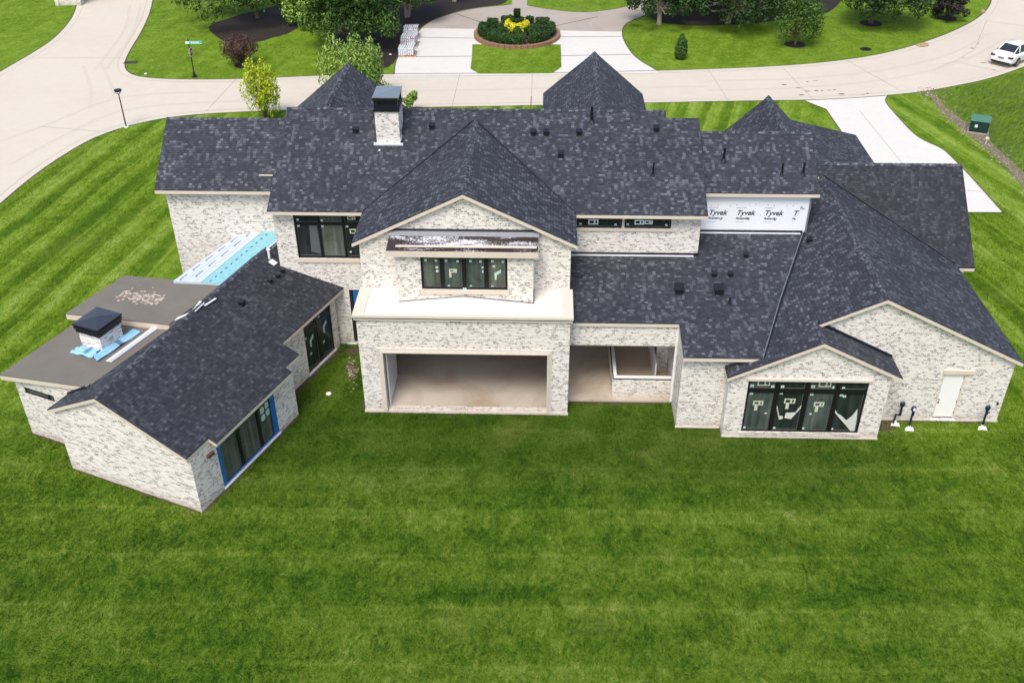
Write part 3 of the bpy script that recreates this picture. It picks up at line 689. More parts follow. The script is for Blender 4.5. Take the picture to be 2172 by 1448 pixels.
one('base_flashing', M['whitestrip'], H, lambda mb: mb.box(9.1, 14.8, 5.22, 5.325, fz(5.27) + .0, fz(5.27) + .03))
one('base_flashing', M['blackmetal'], H, lambda mb: mb.box(15.02, 20.1, 7.04, 7.098, fz(7.07) - .02, fz(7.07) + .10))
one('base_flashing', M['whitestrip'], H, lambda mb: mb.box(15.02, 20.0, 6.93, 7.035, fz(6.98), fz(6.98) + .03))
strip3('base_flashing', [(19.33, -.04, rz(19.28) + .05), (22.72, -.04, rz(19.28) - .4876 * 3.44 + .05)], .06, 'blackmetal')
strip3('drip_edge', [(15.62, -1.0, rz(15.6) + .03), (15.62, -.79, rz(15.6) + .03), (17.0, -.79, rz(17.0) + .02)], .05, 'blackmetal')
one('flashing_scrap', M['trim'], H, lambda mb: mb.box(-5.5, -4.85, 7.5, 7.58, lz(7.54) + .01, lz(7.54) + .05))

# ---------------- windows
def window(W, u0, u1, z0, z1, cols, rows=(), fr=.09, mull=.12, dep=.10, glass='glass', parent=H, name='window', stick=(), gmix=None):
    """cols: interior mullion positions (fractions) ; rows: transom heights (abs z)"""
    fm = MB(); T = W; d0, d1 = -dep - .02, -dep + .05
    fm.box(u0, u0 + fr, d0, d1, z0, z1, T); fm.box(u1 - fr, u1, d0, d1, z0, z1, T)
    fm.box(u0 + fr, u1 - fr, d0, d1, z0, z0 + fr, T); fm.box(u0 + fr, u1 - fr, d0, d1, z1 - fr, z1, T)
    us = [u0 + fr] + [lerp(u0, u1, c) for c in cols] + [u1 - fr]
    for c in us[1:-1]: fm.box(c - mull / 2, c + mull / 2, d0, d1 + .012, z0 + fr, z1 - fr, T)
    zs = [z0 + fr] + list(rows) + [z1 - fr]
    for i in range(len(us) - 1):
        a = us[i] + (mull / 2 if i else 0); b = us[i + 1] - (mull / 2 if i < len(us) - 2 else 0)
        for r_ in rows: fm.box(a, b, d0, d1, r_ - mull / 2, r_ + mull / 2, T)
        for j in range(len(zs) - 1):   # thin sash line
            c = zs[j] + (mull / 2 if j else 0); e = zs[j + 1] - (mull / 2 if j < len(zs) - 2 else 0)
            for q in ((a, a + .022, c, e), (b - .022, b, c, e), (a + .022, b - .022, c, c + .022), (a + .022, b - .022, e - .022, e)):
                fm.box(q[0], q[1], -dep - .012, -dep + .008, q[2], q[3], T, 1)
    wn = fm.build(name, [M['black'], M['sash']], parent)
    for i in range(len(us) - 1):
        gm = MB(); a, b = us[i], us[i + 1]
        gm.box(a, b, -dep - .035, -dep - .014, z0 + fr, z1 - fr, T)
        gm.build('glass_pane', M[(gmix[i] if gmix else glass)], wn)
    for s_ in stick: sticker(wn, W, dep, *s_)
    return wn
def sticker(wn, W, dep, kind, u, z, sc_=1.0, mat=None):
    d = -dep - .008; mb = MB()
    if kind == 'sq': mb.box(u, u + .17 * sc_, d, d + .003, z, z + .15 * sc_, W, 0); mb.box(u + .05 * sc_, u + .12 * sc_, d + .003, d + .005, z + .05 * sc_, z + .08 * sc_, W, 1); mt = M[mat or 'sticker2']
    elif kind in ('T', 'P', 'H'):
        w, h = .62 * sc_, .34 * sc_
        for q in ((0, w, 0, .05), (0, w, h - .06, h), (0, .06, .05, h - .06), (w - .06, w, .05, h - .06), (w * .55, w * .55 + .07, .05, h - .06)): mb.box(u + q[0], u + q[1], d, d + .003, z + q[2], z + q[3], W, 0)
        if kind == 'T': mb.box(u + w * .2, u + w * .5, d, d + .003, z - .40 * sc_, z, W, 0)
        if kind == 'P': mb.box(u, u + w * .28, d, d + .003, z - .45 * sc_, z, W, 0)
        mt = M[mat or 'khaki']
    elif kind == 'L':
        pts = [(0, .0), (.10, .0), (.12, .30), (.34, .45), (.36, .66), (.26, .60), (-.02, .42)]
        v = [W(u + a * sc_, d, z + b * sc_) for a, b in pts]; v2 = [W(u + a * sc_, d + .003, z + b * sc_) for a, b in pts]
        mb.poly(v[::-1]); mb.poly(v2)
        for i in range(len(pts)): j = (i + 1) % len(pts); mb.poly([v[i], v[j], v2[j], v2[i]])
        mt = M[mat or 'sticker']
    elif kind == 'clover':
        for a, b in ((0, 0), (.3, .05), (0, .33), (.3, .38)):
            n = 12; pts = [(a + .13 + .12 * math.copysign(abs(math.cos(t)) ** .7, math.cos(t)), b + .13 + .14 * math.copysign(abs(math.sin(t)) ** .7, math.sin(t))) for t in [2 * math.pi * i / n for i in range(n)]]
            mb.poly([W(u + p[0] * sc_, d + .003, z + p[1] * sc_) for p in pts])
        mt = M[mat or 'sticker']
    mb.build('window_sticker', [mt, M['ink']], wn)
def film(wn, W, dep, pts):
    """torn protective film hanging in front of a pane; pts (u,z,out)"""
    mb = MB(); n = len(pts); b = -dep - .006
    f = [W(p[0], b + p[2] + .006, p[1]) for p in pts]; k = [W(p[0], b + p[2], p[1]) for p in pts]
    tri = tessellate_polygon([[Vector((p[0], p[1], 0)) for p in pts]])
    mb.faces(f, tri); mb.faces(k, [t[::-1] for t in tri])
    mb.build('peeling_film', M['film'], wn)
def trimbox(W, u0, u1, z0, z1, out=.05, back=-.02, mat='trim', name='trim', parent=H, bevel=.01):
    return one(name, M[mat], parent, lambda mb: mb.box(u0, u1, back, out, z0, z1, W), bevel=bevel)

# ---------------- centre block
OP = (.98, 8.16, .15, 3.32)
W, _ = wall((0, 0), (XA, 0), rect(XA, 5.0), [OP], .3)
WA = W
# moulded stone surround of the opening
def surround(mb):
    a, b, c, d = OP
    for k, (w, o_) in enumerate(((.20, .05), (.11, .085), (.05, .12))):
        e = .16 - w + .04
        mb.box(a - w + .04, a + .04 - (0 if k else 0), -.28, o_, c, d, W) if k == 0 else mb.box(a - w + .04, a + .041 + .001 * k, -.281, o_, c, d - .001 * k, W)
        mb.box(b - .04, b + w - .04, -.28, o_, c, d, W) if k == 0 else mb.box(b - .041 - .001 * k, b + w - .04, -.281, o_, c, d - .001 * k, W)
        mb.box(a - w + .04, b + w - .04, -.279, o_ - .002, d - .04 + .002 * k, d + w - .04, W)
one('opening_surround', M['stone'], H, surround)
wall((0, 5.38), (0, .3), [(0, 0), (5.08, 0), (5.08, 5.0), (2.88, 5.0), (2.88, 7.25), (0, 7.25)])
wall((XA, .3), (XA, 5.38), [(0, 0), (5.08, 0), (5.08, 7.25), (2.2, 7.25), (2.2, 5.0), (0, 5.0)])
W, _ = wall((0, 2.2), (XA, 2.2), [(0, 5.0), (XA, 5.0), (XA, 7.42), (gx, 9.62), (0, 7.42)])
# terrace cap
def cap(mb):
    mb.box(-.1, 9.16, -.1, 2.19, 5.002, 5.19)
one('terrace_roof', M['white_cap'], H, cap, bevel=.012)
def coping(mb):
    mb.box(-.13, .36, .02, 2.19, 5.10, 5.222); mb.box(8.72, 9.19, .02, 2.19, 5.10, 5.222); mb.box(-.13, 9.19, -.14, .018, 5.08, 5.222); mb.box(-.09, 9.15, -.10, -.002, 4.94, 5.078)
one('parapet_coping', M['cap_edge'], H, coping, bevel=.012)
one('roof_cricket', M['white_cap'], H, lambda mb: mb.faces([(1.74, 1.03, 5.192), (7.48, 1.03, 5.192), (4.53, 1.03, 5.50), (4.53, .12, 5.196)], [(0, 3, 2), (3, 1, 2), (0, 2, 1)]))
# bay
W, _ = wall((1.75, 1.03), (7.48, 1.03), [(0, 5.19), (5.73, 5.19), (5.73, 7.5), (0, 7.5)], [(1.0, 4.64, 5.84, 7.46)], .2)
wall((1.75, 2.19), (1.75, 1.23), [(0, 5.19), (.96, 5.19), (.96, 7.5), (0, 7.5)]); wall((7.48, 1.23), (7.48, 2.19), [(0, 5.19), (.96, 5.19), (.96, 7.5), (0, 7.5)])
wn = window(W, 1.0, 4.64, 5.84, 7.46, (.245, .5, .755), (), .09, .19, .06, 'glass2', gmix=['glass3', 'glass2', 'glass2', 'glass3'], stick=[
    ('sq', 1.16, 7.16, .6), ('sq', 1.60, 7.14, .6), ('sq', 1.62, 6.82, .6), ('sq', 1.63, 6.64, .6), ('P', 2.18, 6.62, .52), ('sq', 2.02, 7.14, .6), ('sq', 2.50, 7.12, .6), ('sq', 3.04, 7.14, .6), ('sq', 3.46, 7.12, .6),
    ('sq', 3.56, 6.84, .6), ('sq', 3.57, 6.64, .6), ('L', 4.10, 6.3, .75), ('sq', 3.96, 7.14, .6), ('sq', 4.40, 7.12, .6), ('sq', 4.02, 6.90, .6), ('sq', 2.1, 5.93, .5), ('sq', 3.04, 5.93, .5), ('sq', 3.95, 5.93, .5)])
one('flashing_tape', M['tapeice'], wn, lambda mb: mb.box(2.74, 2.90, -.02, -.005, 5.84, 7.46, W))
trimbox(W, .94, 4.70, 5.62, 5.838, .06, name='window_sill')
strip3('step_flashing', [(1.72, 1.0, 5.22), (4.53, .995, 5.52), (7.5, 1.0, 5.22)], .016, 'blackmetal')
strip3('step_flashing', [(7.5, 1.0, 5.22), (7.5, 2.15, 5.22)], .02, 'blackmetal')
# little roof over the bay
def br_(mb):
    mb.faces([(1.36, .85, 7.74), (7.66, .85, 7.74), (7.66, 2.19, 7.90), (1.36, 2.19, 7.90), (1.36, .85, 7.52), (7.66, .85, 7.52), (7.66, 2.19, 7.52), (1.36, 2.19, 7.52)], [(0, 1, 2, 3), (7, 6, 5, 4), (0, 4, 5, 1), (1, 5, 6, 2), (2, 6, 7, 3), (3, 7, 4, 0)])
rb = one('bay_roof', M['speckle'], H, br_)
one('fascia', M['trim'], rb, lambda mb: (mb.box(1.33, 7.69, .81, .848, 7.50, 7.755), mb.box(1.33, 1.358, .85, 2.15, 7.5, 7.70), mb.box(7.662, 7.69, .85, 2.15, 7.5, 7.70)))
one('wall_flashing', M['flashgrey'], rb, lambda mb: (mb.faces([(1.33, 1.95, 7.885), (7.69, 1.95, 7.885), (7.69, 2.17, 8.06), (1.33, 2.17, 8.06)], [(0, 1, 2, 3)]), mb.box(1.33, 7.69, 2.14, 2.198, 7.9, 8.06)))
one('flashing_lip', M['blackmetal'], rb, lambda mb: mb.box(1.31, 7.71, 2.10, 2.2, 8.062, 8.10))
# interior of the covered room
def room(mb):
    mb.box(.3, 8.76, 9.5, 9.6, .1, 3.5); mb.box(-.0 + .26, .3, .31, 9.5, .1, 3.5); mb.box(8.76, 8.80, .31, 9.5, .1, 3.5); mb.box(.3, 8.76, .31, 9.5, 3.5, 3.6)
one('inner_wall', M['inner'], H, room)
one('floor', M['floor'], H, lambda mb: mb.box(.02, 9.04, .02, 9.5, -.05, .14))
one('door_track', M['whitestrip'], H, lambda mb: mb.box(.98 + .07, 1.12, .33, 2.6, .15, 3.3))
# ---------------- walls of the main body
W, _ = wall((-4.5, 5.38), (0, 5.38), rect(4.5, 7.3), [(.93, 4.35, 4.83, 7.13), (3.12, 4.05, .15, 3.12)])
WM = W
wn = window(W, .93, 4.35, 4.83, 7.13, (.335, .665), (6.62,), .10, .12, .08, 'glass', gmix=['glass', 'glass3', 'glass'], stick=[('sq', 1.05, 6.42, .6), ('sq', 2.16, 6.42, .6), ('sq', 3.3, 6.42, .6), ('sq', 1.05, 6.74, .6), ('sq', 2.16, 6.72, .6), ('H', 3.45, 6.1, .7), ('H', 3.4, 6.8, .6), ('sq', 3.35, 5.1, .5)])
one('drop_cloth', M['sash'], wn, lambda mb: mb.faces([W(1.95, -.088, 6.5), W(2.0, -.088, 5.0), W(1.55, -.088, 5.15), W(1.60, -.088, 6.5)], [(0, 1, 2, 3)]))
trimbox(W, .85, 4.49, 4.62, 4.828, .06, name='window_sill')
wn = window(W, 3.12, 4.05, .15, 3.12, (), (), .06, .09, .08, 'glass', name='side_door', stick=[('sq', 3.4, 2.5, .6)])
one('flashing_tape', M['tapeblue'], wn, lambda mb: mb.box(3.3, 4.05, -.07, -.055, .15, 3.12, W))
W, _ = wall((XA, 5.38), (15.0, 5.38), rect(15.0 - XA, 7.3), [(.25, 2.38, 6.57, 7.15), (2.50, 4.60, 6.57, 7.15)])
wn = window(W, .25, 2.38, 6.57, 7.15, (), (), .06, .09, .08, 'glass', stick=[('sq', .45, 6.68, .6), ('H', .85, 6.7, .75, 'sticker2'), ('sq', 2.05, 6.66, .6)])
wn2 = window(W, 2.50, 4.60, 6.57, 7.15, (), (), .06, .09, .08, 'glass', stick=[('sq', 2.6, 6.68, .6), ('H', 2.95, 6.72, .7, 'sticker2'), ('H', 3.4, 6.74, .6, 'sticker2'), ('sq', 4.35, 6.66, .6)])
trimbox(W, .10, 4.68, 6.44, 6.568, .06, name='window_sill'); trimbox(W, 2.40, 2.48, 6.575, 7.2, .03, name='window_post'); trimbox(W, 4.62, 4.70, 6.575, 7.2, .03, name='window_post')
def gprof(y0, y1, zt, zr, yr): return [(0, 0), (y1 - y0, 0), (y1 - y0, zt), (yr - y0, zr), (0, zt)]
wall((-4.5, 16), (-4.5, 5.63), [(0, 0), (10.37, 0), (10.37, 7.3), (5.3, 9.85), (0, 7.3)])
wall((15.0, 5.63), (15.0, 16), [(0, 0), (10.37, 0), (10.37, 7.3), (5.07, 9.7), (0, 7.3)])
wall((14.75, 16), (-4.25, 16), rect(19.0, 7.3))
# left wing walls
wall((-10.03, 7.29), (-4.5, 7.29), rect(5.53, 7.5)); wall((-10.03, 14.2), (-10.03, 7.54), [(0, 0), (6.66, 0), (6.66, 7.5), (4.08, 9.5), (0, 7.3)]); wall((-4.7, 14.2), (-9.78, 14.2), rect(5.08, 7.2))
# wrapped upper wall with its printing
W, wr = wall((15.002, 7.1), (20.2, 7.1), [(0, 4.2), (5.2, 4.2), (5.2, 7.55), (0, 7.55)], mat='wrap', name='wrapped_wall')
wall((20.2, 7.35), (20.2, 14), [(0, 4.2), (6.65, 4.2), (6.65, 7.55), (2.6, 8.9), (0, 7.55)], mat='wrap', name='wrapped_wall')
def text(s, W, u, z, size, mat, parent, shear=.25, off=.0, ext=.002, w=1.0):
    cu = bpy.data.curves.new('lettering', 'FONT'); cu.body = s; cu.size = size; cu.shear = shear; cu.extrude = ext; cu.offset = off; cu.space_character = 1.02
    ob = bpy.data.objects.new('tmp', cu); col.objects.link(ob); bpy.context.view_layer.update()
    me = bpy.data.meshes.new_from_object(ob.evaluated_get(bpy.context.evaluated_depsgraph_get())); bpy.data.objects.remove(ob); bpy.data.curves.remove(cu)
    for v in me.vertices: v.co = Vector(W(u + v.co.x * w, .006 + v.co.z, z + v.co.y))
    me.materials.clear(); me.materials.append(M[mat]); me.name = 'lettering'
    o = bpy.data.objects.new('lettering', me); col.objects.link(o); o.parent = parent; return o
for k, (u, t2) in enumerate(((.60, 'Pumaration gy'), (1.90, 'Ihaveanutilligr'), (3.20, 'Bavananuligy'))):
    text('Tyvek', W, u, 6.44, .36, 'ink', wr, .28, .008, w=.94); text(t2, W, u, 6.22, .155, 'ink', wr, .35, .004, w=.74)
    text('HAVICON', W, u - .03, 6.78, .10, 'inkpale', wr, .2); text('anulitiv rensaul', W, u, 6.07, .06, 'inkpale', wr, .2)
text('T', W, 4.52, 6.44, .36, 'ink', wr, .28, .008); text('Pe', W, 4.52, 6.22, .16, 'ink', wr, .35, .004); text('Tu', W, 4.78, 6.75, .2, 'ink', wr, .2, .004)
rnd = random.Random(4)
def staples(mb):
    for k in range(16):
        u, z = .4 + k * .29, (6.95 if k % 3 else 6.45) + rnd.uniform(-.06, .06); mb.box(u, u + .03, .001, .008, z, z + .03, W)
one('staple', M['ink'], wr, staples); wr['label'] = 'white printed house wrap wall under the right upper roof'
one('corner_trim', M['flashmetal'], H, lambda mb: mb.box(20.201, 20.28, 7.05, 7.18, 5.4, 7.5))
# patio: slab, beam, low brick counter and the walls behind
one('patio_slab', M['floor'], H, lambda mb: mb.box(9.07, 13.79, .98, 5.37, -.05, .10))
wall((XA + .01, .97), (13.8, .97), [(0, 3.13), (4.73, 3.13), (4.73, 4.12), (0, 4.12)], th=.35, name='patio_beam')
one('beam_soffit', M['soffit'], H, lambda mb: mb.box(9.08, 13.78, .98, 1.31, 3.09, 3.128))
wall((11.1, 1.32), (13.79, 1.25), rect(2.69, .98, .1), th=.2, name='patio_counter_wall')
wall((11.1, 5.3), (11.1, 1.53), rect(3.77, .98, .1), th=.2, name='patio_counter_wall')
def ctop(mb):
    mb.box(11.16, 13.78, 1.44, 1.60, 1.0, 1.06); mb.box(11.16, 11.31, 1.60, 5.2, 1.0, 1.06)
one('counter_frame', M['white'], H, ctop)
one('counter_gap', M['black'], H, lambda mb: (mb.box(11.13, 13.78, 1.36, 1.44, .982, 1.0), mb.box(11.11, 11.16, 1.44, 5.2, .982, 1.0)))
one('inner_floor', M['soffit'], H, lambda mb: mb.box(11.31, 13.4, 1.61, 5.2, .101, .16))
wall((13.25, 3.3), (13.79, 3.3), rect(.54, 3.6, .1), th=.3, name='inner_wall'); wall((13.25, 5.3), (13.25, 3.6), rect(1.7, 3.6, .1), th=.2, name='inner_wall')
one('corner_board', M['white'], H, lambda mb: (mb.box(13.70, 13.795, .93, .965, .1, 4.1), mb.box(13.1, 13.16, 2.2, 5.2, .16, 1.3)))
# front right wing
W, _ = wall((13.8, -.76), (17.2, -.76), rect(3.4, 3.80)); wall((13.8, 5.37), (13.8, -.51), [(0, 0), (5.88, 0), (5.88, 3.85), (0, 4.9)], mat='brick_lime')
pr_ = lambda u, x0: rz(x0 + u) - .235
W, _ = wall((15.73, -1.35), (22.4, -1.35), [(0, 0), (6.67, 0), (6.67, rz(19.28) - .4876 * (22.4 - 19.28) - .235), (19.28 - 15.73, rz(19.28) - .235), (0, rz(15.73) - .235)], [(.80, 5.80, .30, 3.04)])
wn = window(W, .80, 5.80, .30, 3.04, (.25, .5, .75), (2.48,), .08, .21, .09, 'glass2', gmix=['glass2', 'glass', 'glass2', 'glass'], stick=[
    ('sq', .95, 2.22, .8, 'sticker'), ('T', 1.15, 1.66, .7), ('sq', 2.2, 2.25, .8, 'sticker'), ('T', 2.45, 1.78, .75), ('sq', 3.48, 2.22, .8, 'sticker'), ('T', 3.72, 1.64, .7), ('sq', 4.72, 2.2, .8, 'sticker'), ('sq', 4.86, 2.14, .8, 'sticker'),
    ('sq', .92, 2.62, .9, 'sticker'), ('H', 1.2, 2.70, .85), ('sq', 1.8, 2.6, .8, 'sticker2'), ('sq', 2.2, 2.6, .8, 'sticker2'), ('sq', 3.46, 2.62, .9, 'sticker'), ('H', 3.75, 2.68, .85), ('sq', 4.35, 2.6, .8, 'sticker2'), ('sq', 4.75, 2.58, .7, 'sticker2'),
    ('sq', .9, .40, .6), ('sq', 2.18, .40, .6), ('sq', 3.42, .40, .6), ('sq', 4.66, .40, .6), ('sq', 1.72, 1.2, .5, 'white'), ('sq', 3.62, 1.2, .5, 'white')])
film(wn, W, .09, [(2.12, 1.75, .0), (2.16, 1.75, .01), (2.34, 1.14, .03), (2.50, 1.12, .03), (2.52, .98, .03), (2.36, .93, .03)])
film(wn, W, .09, [(2.60, 1.30, .02), (3.00, 1.34, .03), (3.22, 1.78, .01), (3.26, 1.86, 0), (3.22, 1.60, .02), (2.86, .98, .04), (2.58, 1.02, .03)])
film(wn, W, .09, [(4.60, 1.62, 0), (4.68, 1.34, .02), (4.95, 1.22, .03), (5.22, .96, .04), (5.42, 1.2, .03), (5.60, 1.55, .0), (5.66, .95, .02), (5.68, .36, .02), (5.50, .38, .04), (5.22, .72, .05), (4.95, 1.02, .04)])
trimbox(W, .72, 5.90, 3.045, 3.17, .09, mat='stone', name='window_lintel')
def rowlock(mb):
    for k in range(52): mb.box(.74 + k * .099, .74 + k * .099 + .085, -.02, .035, .10, .295, W)
one('brick_sill', M['brick_lime'], H, rowlock)
wall((15.73, -.77), (15.73, -1.10), rect(.33, 3.1), mat='brick_lime'); wall((22.4, -1.10), (22.4, -.01), rect(1.09, 3.3))
# right gable wall
HD = (25.14, 26.12, .12, 2.56)
W, _ = wall((19.6, 0), (28.01, 0), [(0, 0), (8.41, 0), (8.41, rrz(28.01) - .235), (2.33, 6.38 - .235), (0, rz(19.6) - .235)], [(HD[0] - 19.6, HD[1] - 19.6, HD[2], HD[3])])
def doorframe(mb):
    a, b, c, d = HD[0] - 19.6, HD[1] - 19.6, HD[2], HD[3]
    mb.box(b - .07, b, -.14, .0, c, d, W); mb.box(a, a + .05, -.14, .0, c, d, W); mb.box(a + .05, b - .07, -.14, .0, d - .05, d, W)
fr = one('door_frame', M['trim'], H, doorframe)
dr = one('door', M['door'], H, lambda mb: mb.box(HD[0] - 19.6 + .05, HD[1] - 19.6 - .07, -.10, -.04, .20, HD[3] - .05, W), bevel=.008)
dr['label'] = 'tall white primed flush door in the right gable wall'
one('door_knob', M['black'], dr, lambda mb: (mb.ball(W(5.65, .0, 1.02), .035), mb.ball(W(5.65, -.01, 1.16), .03)))
one('door_hinge', M['black'], dr, lambda mb: [mb.box(6.43, 6.455, -.04, -.02, z, z + .11, W) for z in (.4, 1.0, 1.65, 2.3)])
trimbox(W, 5.48, 6.80, 2.565, 2.78, .09, mat='trim', name='door_lintel')
one('door_sill', M['white'], H, lambda mb: mb.box(5.5, 6.56, -.1, .06, .03, .118, W))
for b_ in ((22.42, 28.04, -.05, -.004, -.02, .10), (15.7, 22.43, -1.40, -1.354, -.02, .07), (13.77, 15.69, -.81, -.764, -.02, .07), (-.03, 9.09, -.05, -.004, -.02, .13)): one("concrete_footing", M["stone"], H, lambda mb, b_=b_: mb.box(*b_))
one('wall_light', M['black'], H, lambda mb: mb.ball(W(8.2, .03, 1.02), (.05, .05, .08)))
wall((28.01, .25), (28.01, 8.4), rect(8.15, 3.15)); wall((28.26, 8.4), (28.8, 8.4), rect(.54, 3.1), mat='brick_lime'); wall((28.8, 8.65), (28.8, 16), [(0, 0), (7.35, 0), (7.35, 3.3), (3.75, 6.4), (0, 3.3)]); wall((28.55, 16.3), (15.3, 16.3), rect(13.2, 3.3))
# street-side walls
for x, z, h, s in ((10.72, 9.34, 2.94, .85), (-3.69, 8.61, 3.6, .815)):
    hh = h - .3; zt = z - s * hh - .25
    wall((x + hh, 21.7), (x - hh, 21.7), [(0, 0), (2 * hh, 0), (2 * hh, zt), (hh, z - .25), (0, zt)], [(hh - .8, hh + .8, 1.0, 3.2)])
    wall((x - hh, 21.45), (x - hh, 16.1), rect(5.35, zt)); wall((x + hh, 16.1), (x + hh, 21.45), rect(5.35, zt))
wall((25.6, 19.7), (18.3, 19.7), [(0, 0), (7.3, 0), (7.3, 5.1), (4.98, 7.2), (3.55, 5.8), (0, 5.0)]); wall((18.3, 19.45), (18.3, 16.4), rect(3.05, 5.0)); wall((25.6, 16.4), (25.6, 19.45), rect(3.05, 4.9))

# ---------------- guest wing, turned 68 degrees
TH = R(68.3); OX, OY = -5.5, -6.62; gc, gs = math.cos(TH), math.sin(TH)
def Q(u, w, z): return (OX + u * gc + w * gs, OY + u * gs - w * gc, z)
def q2(u, w): return Q(u, w, 0)[:2]
grz = lambda w: 4.6 - .425 * (w + 4.0)
glz = lambda w: 4.6 + .505 * (w + 4.0)
pts = [(-.15, -4.0), (-.15, .0), (1.18, .0), (1.18, .34), (6.38, .34), (6.38, .02), (7.45, .02), (7.45, -.82), (12.85, -.82), (13.05, -4.66)]
roof([Q(u, w, grz(w)) for u, w in pts], mats='shingle_dark')['label'] = 'dark shingle slope of the turned left wing'
lp = [(-.15, -4.002), (13.05, -4.70), (13.05, -4.9), (5.9, -5.35), (1.15, -5.75), (.95, -6.85), (-.15, -6.85)]
roof([Q(lp[0][0], lp[0][1], 4.598), Q(lp[1][0], lp[1][1], grz(-4.66) - .003), Q(13.05, -5.0, 4.70), Q(5.9, -5.35, glz(-5.35)), Q(1.15, -5.75, glz(-5.75)), Q(.95, -6.85, glz(-6.85)), Q(-.15, -6.85, glz(-6.85))])
strip3('drip_edge', [Q(.97, -6.8, glz(-6.8) + .03), Q(1.12, -5.8, glz(-5.8) + .06), Q(1.25, -5.75, glz(-5.75) + .08)], .06, 'blackmetal')
ridge(Q(-.15, -4.0, 4.6), Q(13.0, -4.66, grz(-4.66)), .5, .42, .12)
W, _ = wall(q2(0, -6.66), q2(0, 0), [(0, 0), (6.66, 0), (6.66, grz(0) - .24), (2.66, 4.6 - .24), (0, glz(-6.66) - .24)], mat='brick_lime')
W, _ = wall(q2(.25, 0), q2(6.8, 0), rect(6.55, grz(0) - .24), [(1.22, 5.12, .10, 2.50)])
wn = window(W, 1.22, 5.12, .10, 2.50, (.36, .70), (), .08, .17, .10, 'glass3', name='sliding_door', stick=[('clover', 4.2, 1.25, 1.15), ('sq', 2.55, .5, .6)])
def btape(mb):
    mb.box(1.20, 1.44, -.03, -.012, .10, 2.5, W); mb.box(4.80, 5.14, -.03, -.012, .10, 2.5, W); mb.box(1.44, 4.80, -.03, -.012, .08, .20, W)
one('flashing_tape', M['tapeblue'], wn, btape)
one('door_threshold', M['whitestrip'], wn, lambda mb: mb.box(1.2, 5.14, -.1, .06, .02, .075, W))
one('soffit_bracket', M['darkwood'], H, lambda mb: mb.box(.62, .98, .0, .12, 2.12, 2.26, W))
wall(q2(6.8, -.25), q2(6.8, -1.15), rect(.9, 2.85))
W, _ = wall(q2(6.55, -1.15), q2(12.2, -1.15), rect(5.65, 3.02), [(2.95, 5.25, .12, 2.75)])
wn = window(W, 2.95, 5.25, .12, 2.75, (.5,), (2.25,), .09, .18, .10, 'glass', name='french_door', stick=[('sq', 3.1, 1.9, .7, 'sticker'), ('L', 3.45, 1.3, .9), ('L', 4.6, 1.4, .9), ('sq', 3.35, .9, .8, 'sticker'), ('sq', 4.45, .9, .8, 'sticker'), ('sq', 4.3, 2.4, .7, 'sticker')])
one('door_threshold', M['whitestrip'], wn, lambda mb: mb.box(2.9, 5.3, -.1, .06, .04, .115, W))
e1 = q2(12.2, -1.15); wall((e1[0], e1[1]), (-1.55, 5.37), rect(math.hypot(-1.55 - e1[0], 5.37 - e1[1]), 3.1)) if False else None
wall(q2(12.2, -1.4), q2(12.2, -4.6), rect(3.2, 3.0))
wall(q2(.3, -6.67), q2(0.3, -6.66), rect(.01, .01)) if False else None
# low flat-roofed annex
kz = lambda w: 3.3 + .1 * (w + 10.26)
W, _ = wall(q2(1.1, -10.0), q2(1.1, -6.67), [(0, 0), (3.33, 0), (3.33, kz(-6.67) - .25), (0, kz(-10) - .25)], [(.45, 2.1, 2.32, 2.66)])
window(W, .45, 2.1, 2.32, 2.66, (.8,), (), .05, .07, .08, 'glass2')
wall(q2(8.9, -10.0), q2(1.35, -10.0), rect(7.55, 3.1)); wall(q2(1.09, -6.67), q2(.26, -6.67), rect(.83, glz(-6.67) - .25))
wall(q2(8.9, -5.2), q2(8.9, -9.75), rect(4.55, 3.3))
def mroof(pts, th, name='flat_roof'):
    mb = MB(); mb.slab(pts, .05); r_ = mb.build(name, M['membrane'], H)
    mb = MB(); mb.slab([(p[0], p[1], p[2] - .052) for p in pts], th); mb.build('fascia', M['trim'], r_); return r_
mroof([Q(.75, -10.3, 3.3), Q(1.12, -5.72, kz(-5.72)), Q(6.3, -5.5, kz(-5.5)), Q(6.3, -10.3, 3.3)], .2)['label'] = 'lower brown membrane deck around the black capped chimney'
mroof([Q(5.05, -10.7, 3.72), Q(5.75, -5.4, 4.06), Q(9.5, -5.3, 4.08), Q(8.75, -10.6, 3.74)], .26)['label'] = 'upper brown membrane deck with scraped patch'
# scraped patch on the upper deck
rnd = random.Random(8); mb = MB()
for k in range(110):
    u, w = rnd.gauss(7.4, .33), rnd.uniform(-9.4, -7.1); z = 3.72 + .0645 * (w + 10.7) + .006; rx, ry = rnd.uniform(.05, .16), rnd.uniform(.04, .09)
    mb.poly([Q(u + ry * math.sin(t) * rnd.uniform(.6, 1.2), w + rx * math.cos(t) * rnd.uniform(.7, 1.3), z + .001 * (k % 5)) for t in [2 * math.pi * i / 8 for i in range(8)]])
mb.build('bare_patch', plain('bare_deck_patch', (.44, .36, .29), .9, .15, 6), H)['kind'] = 'stuff'
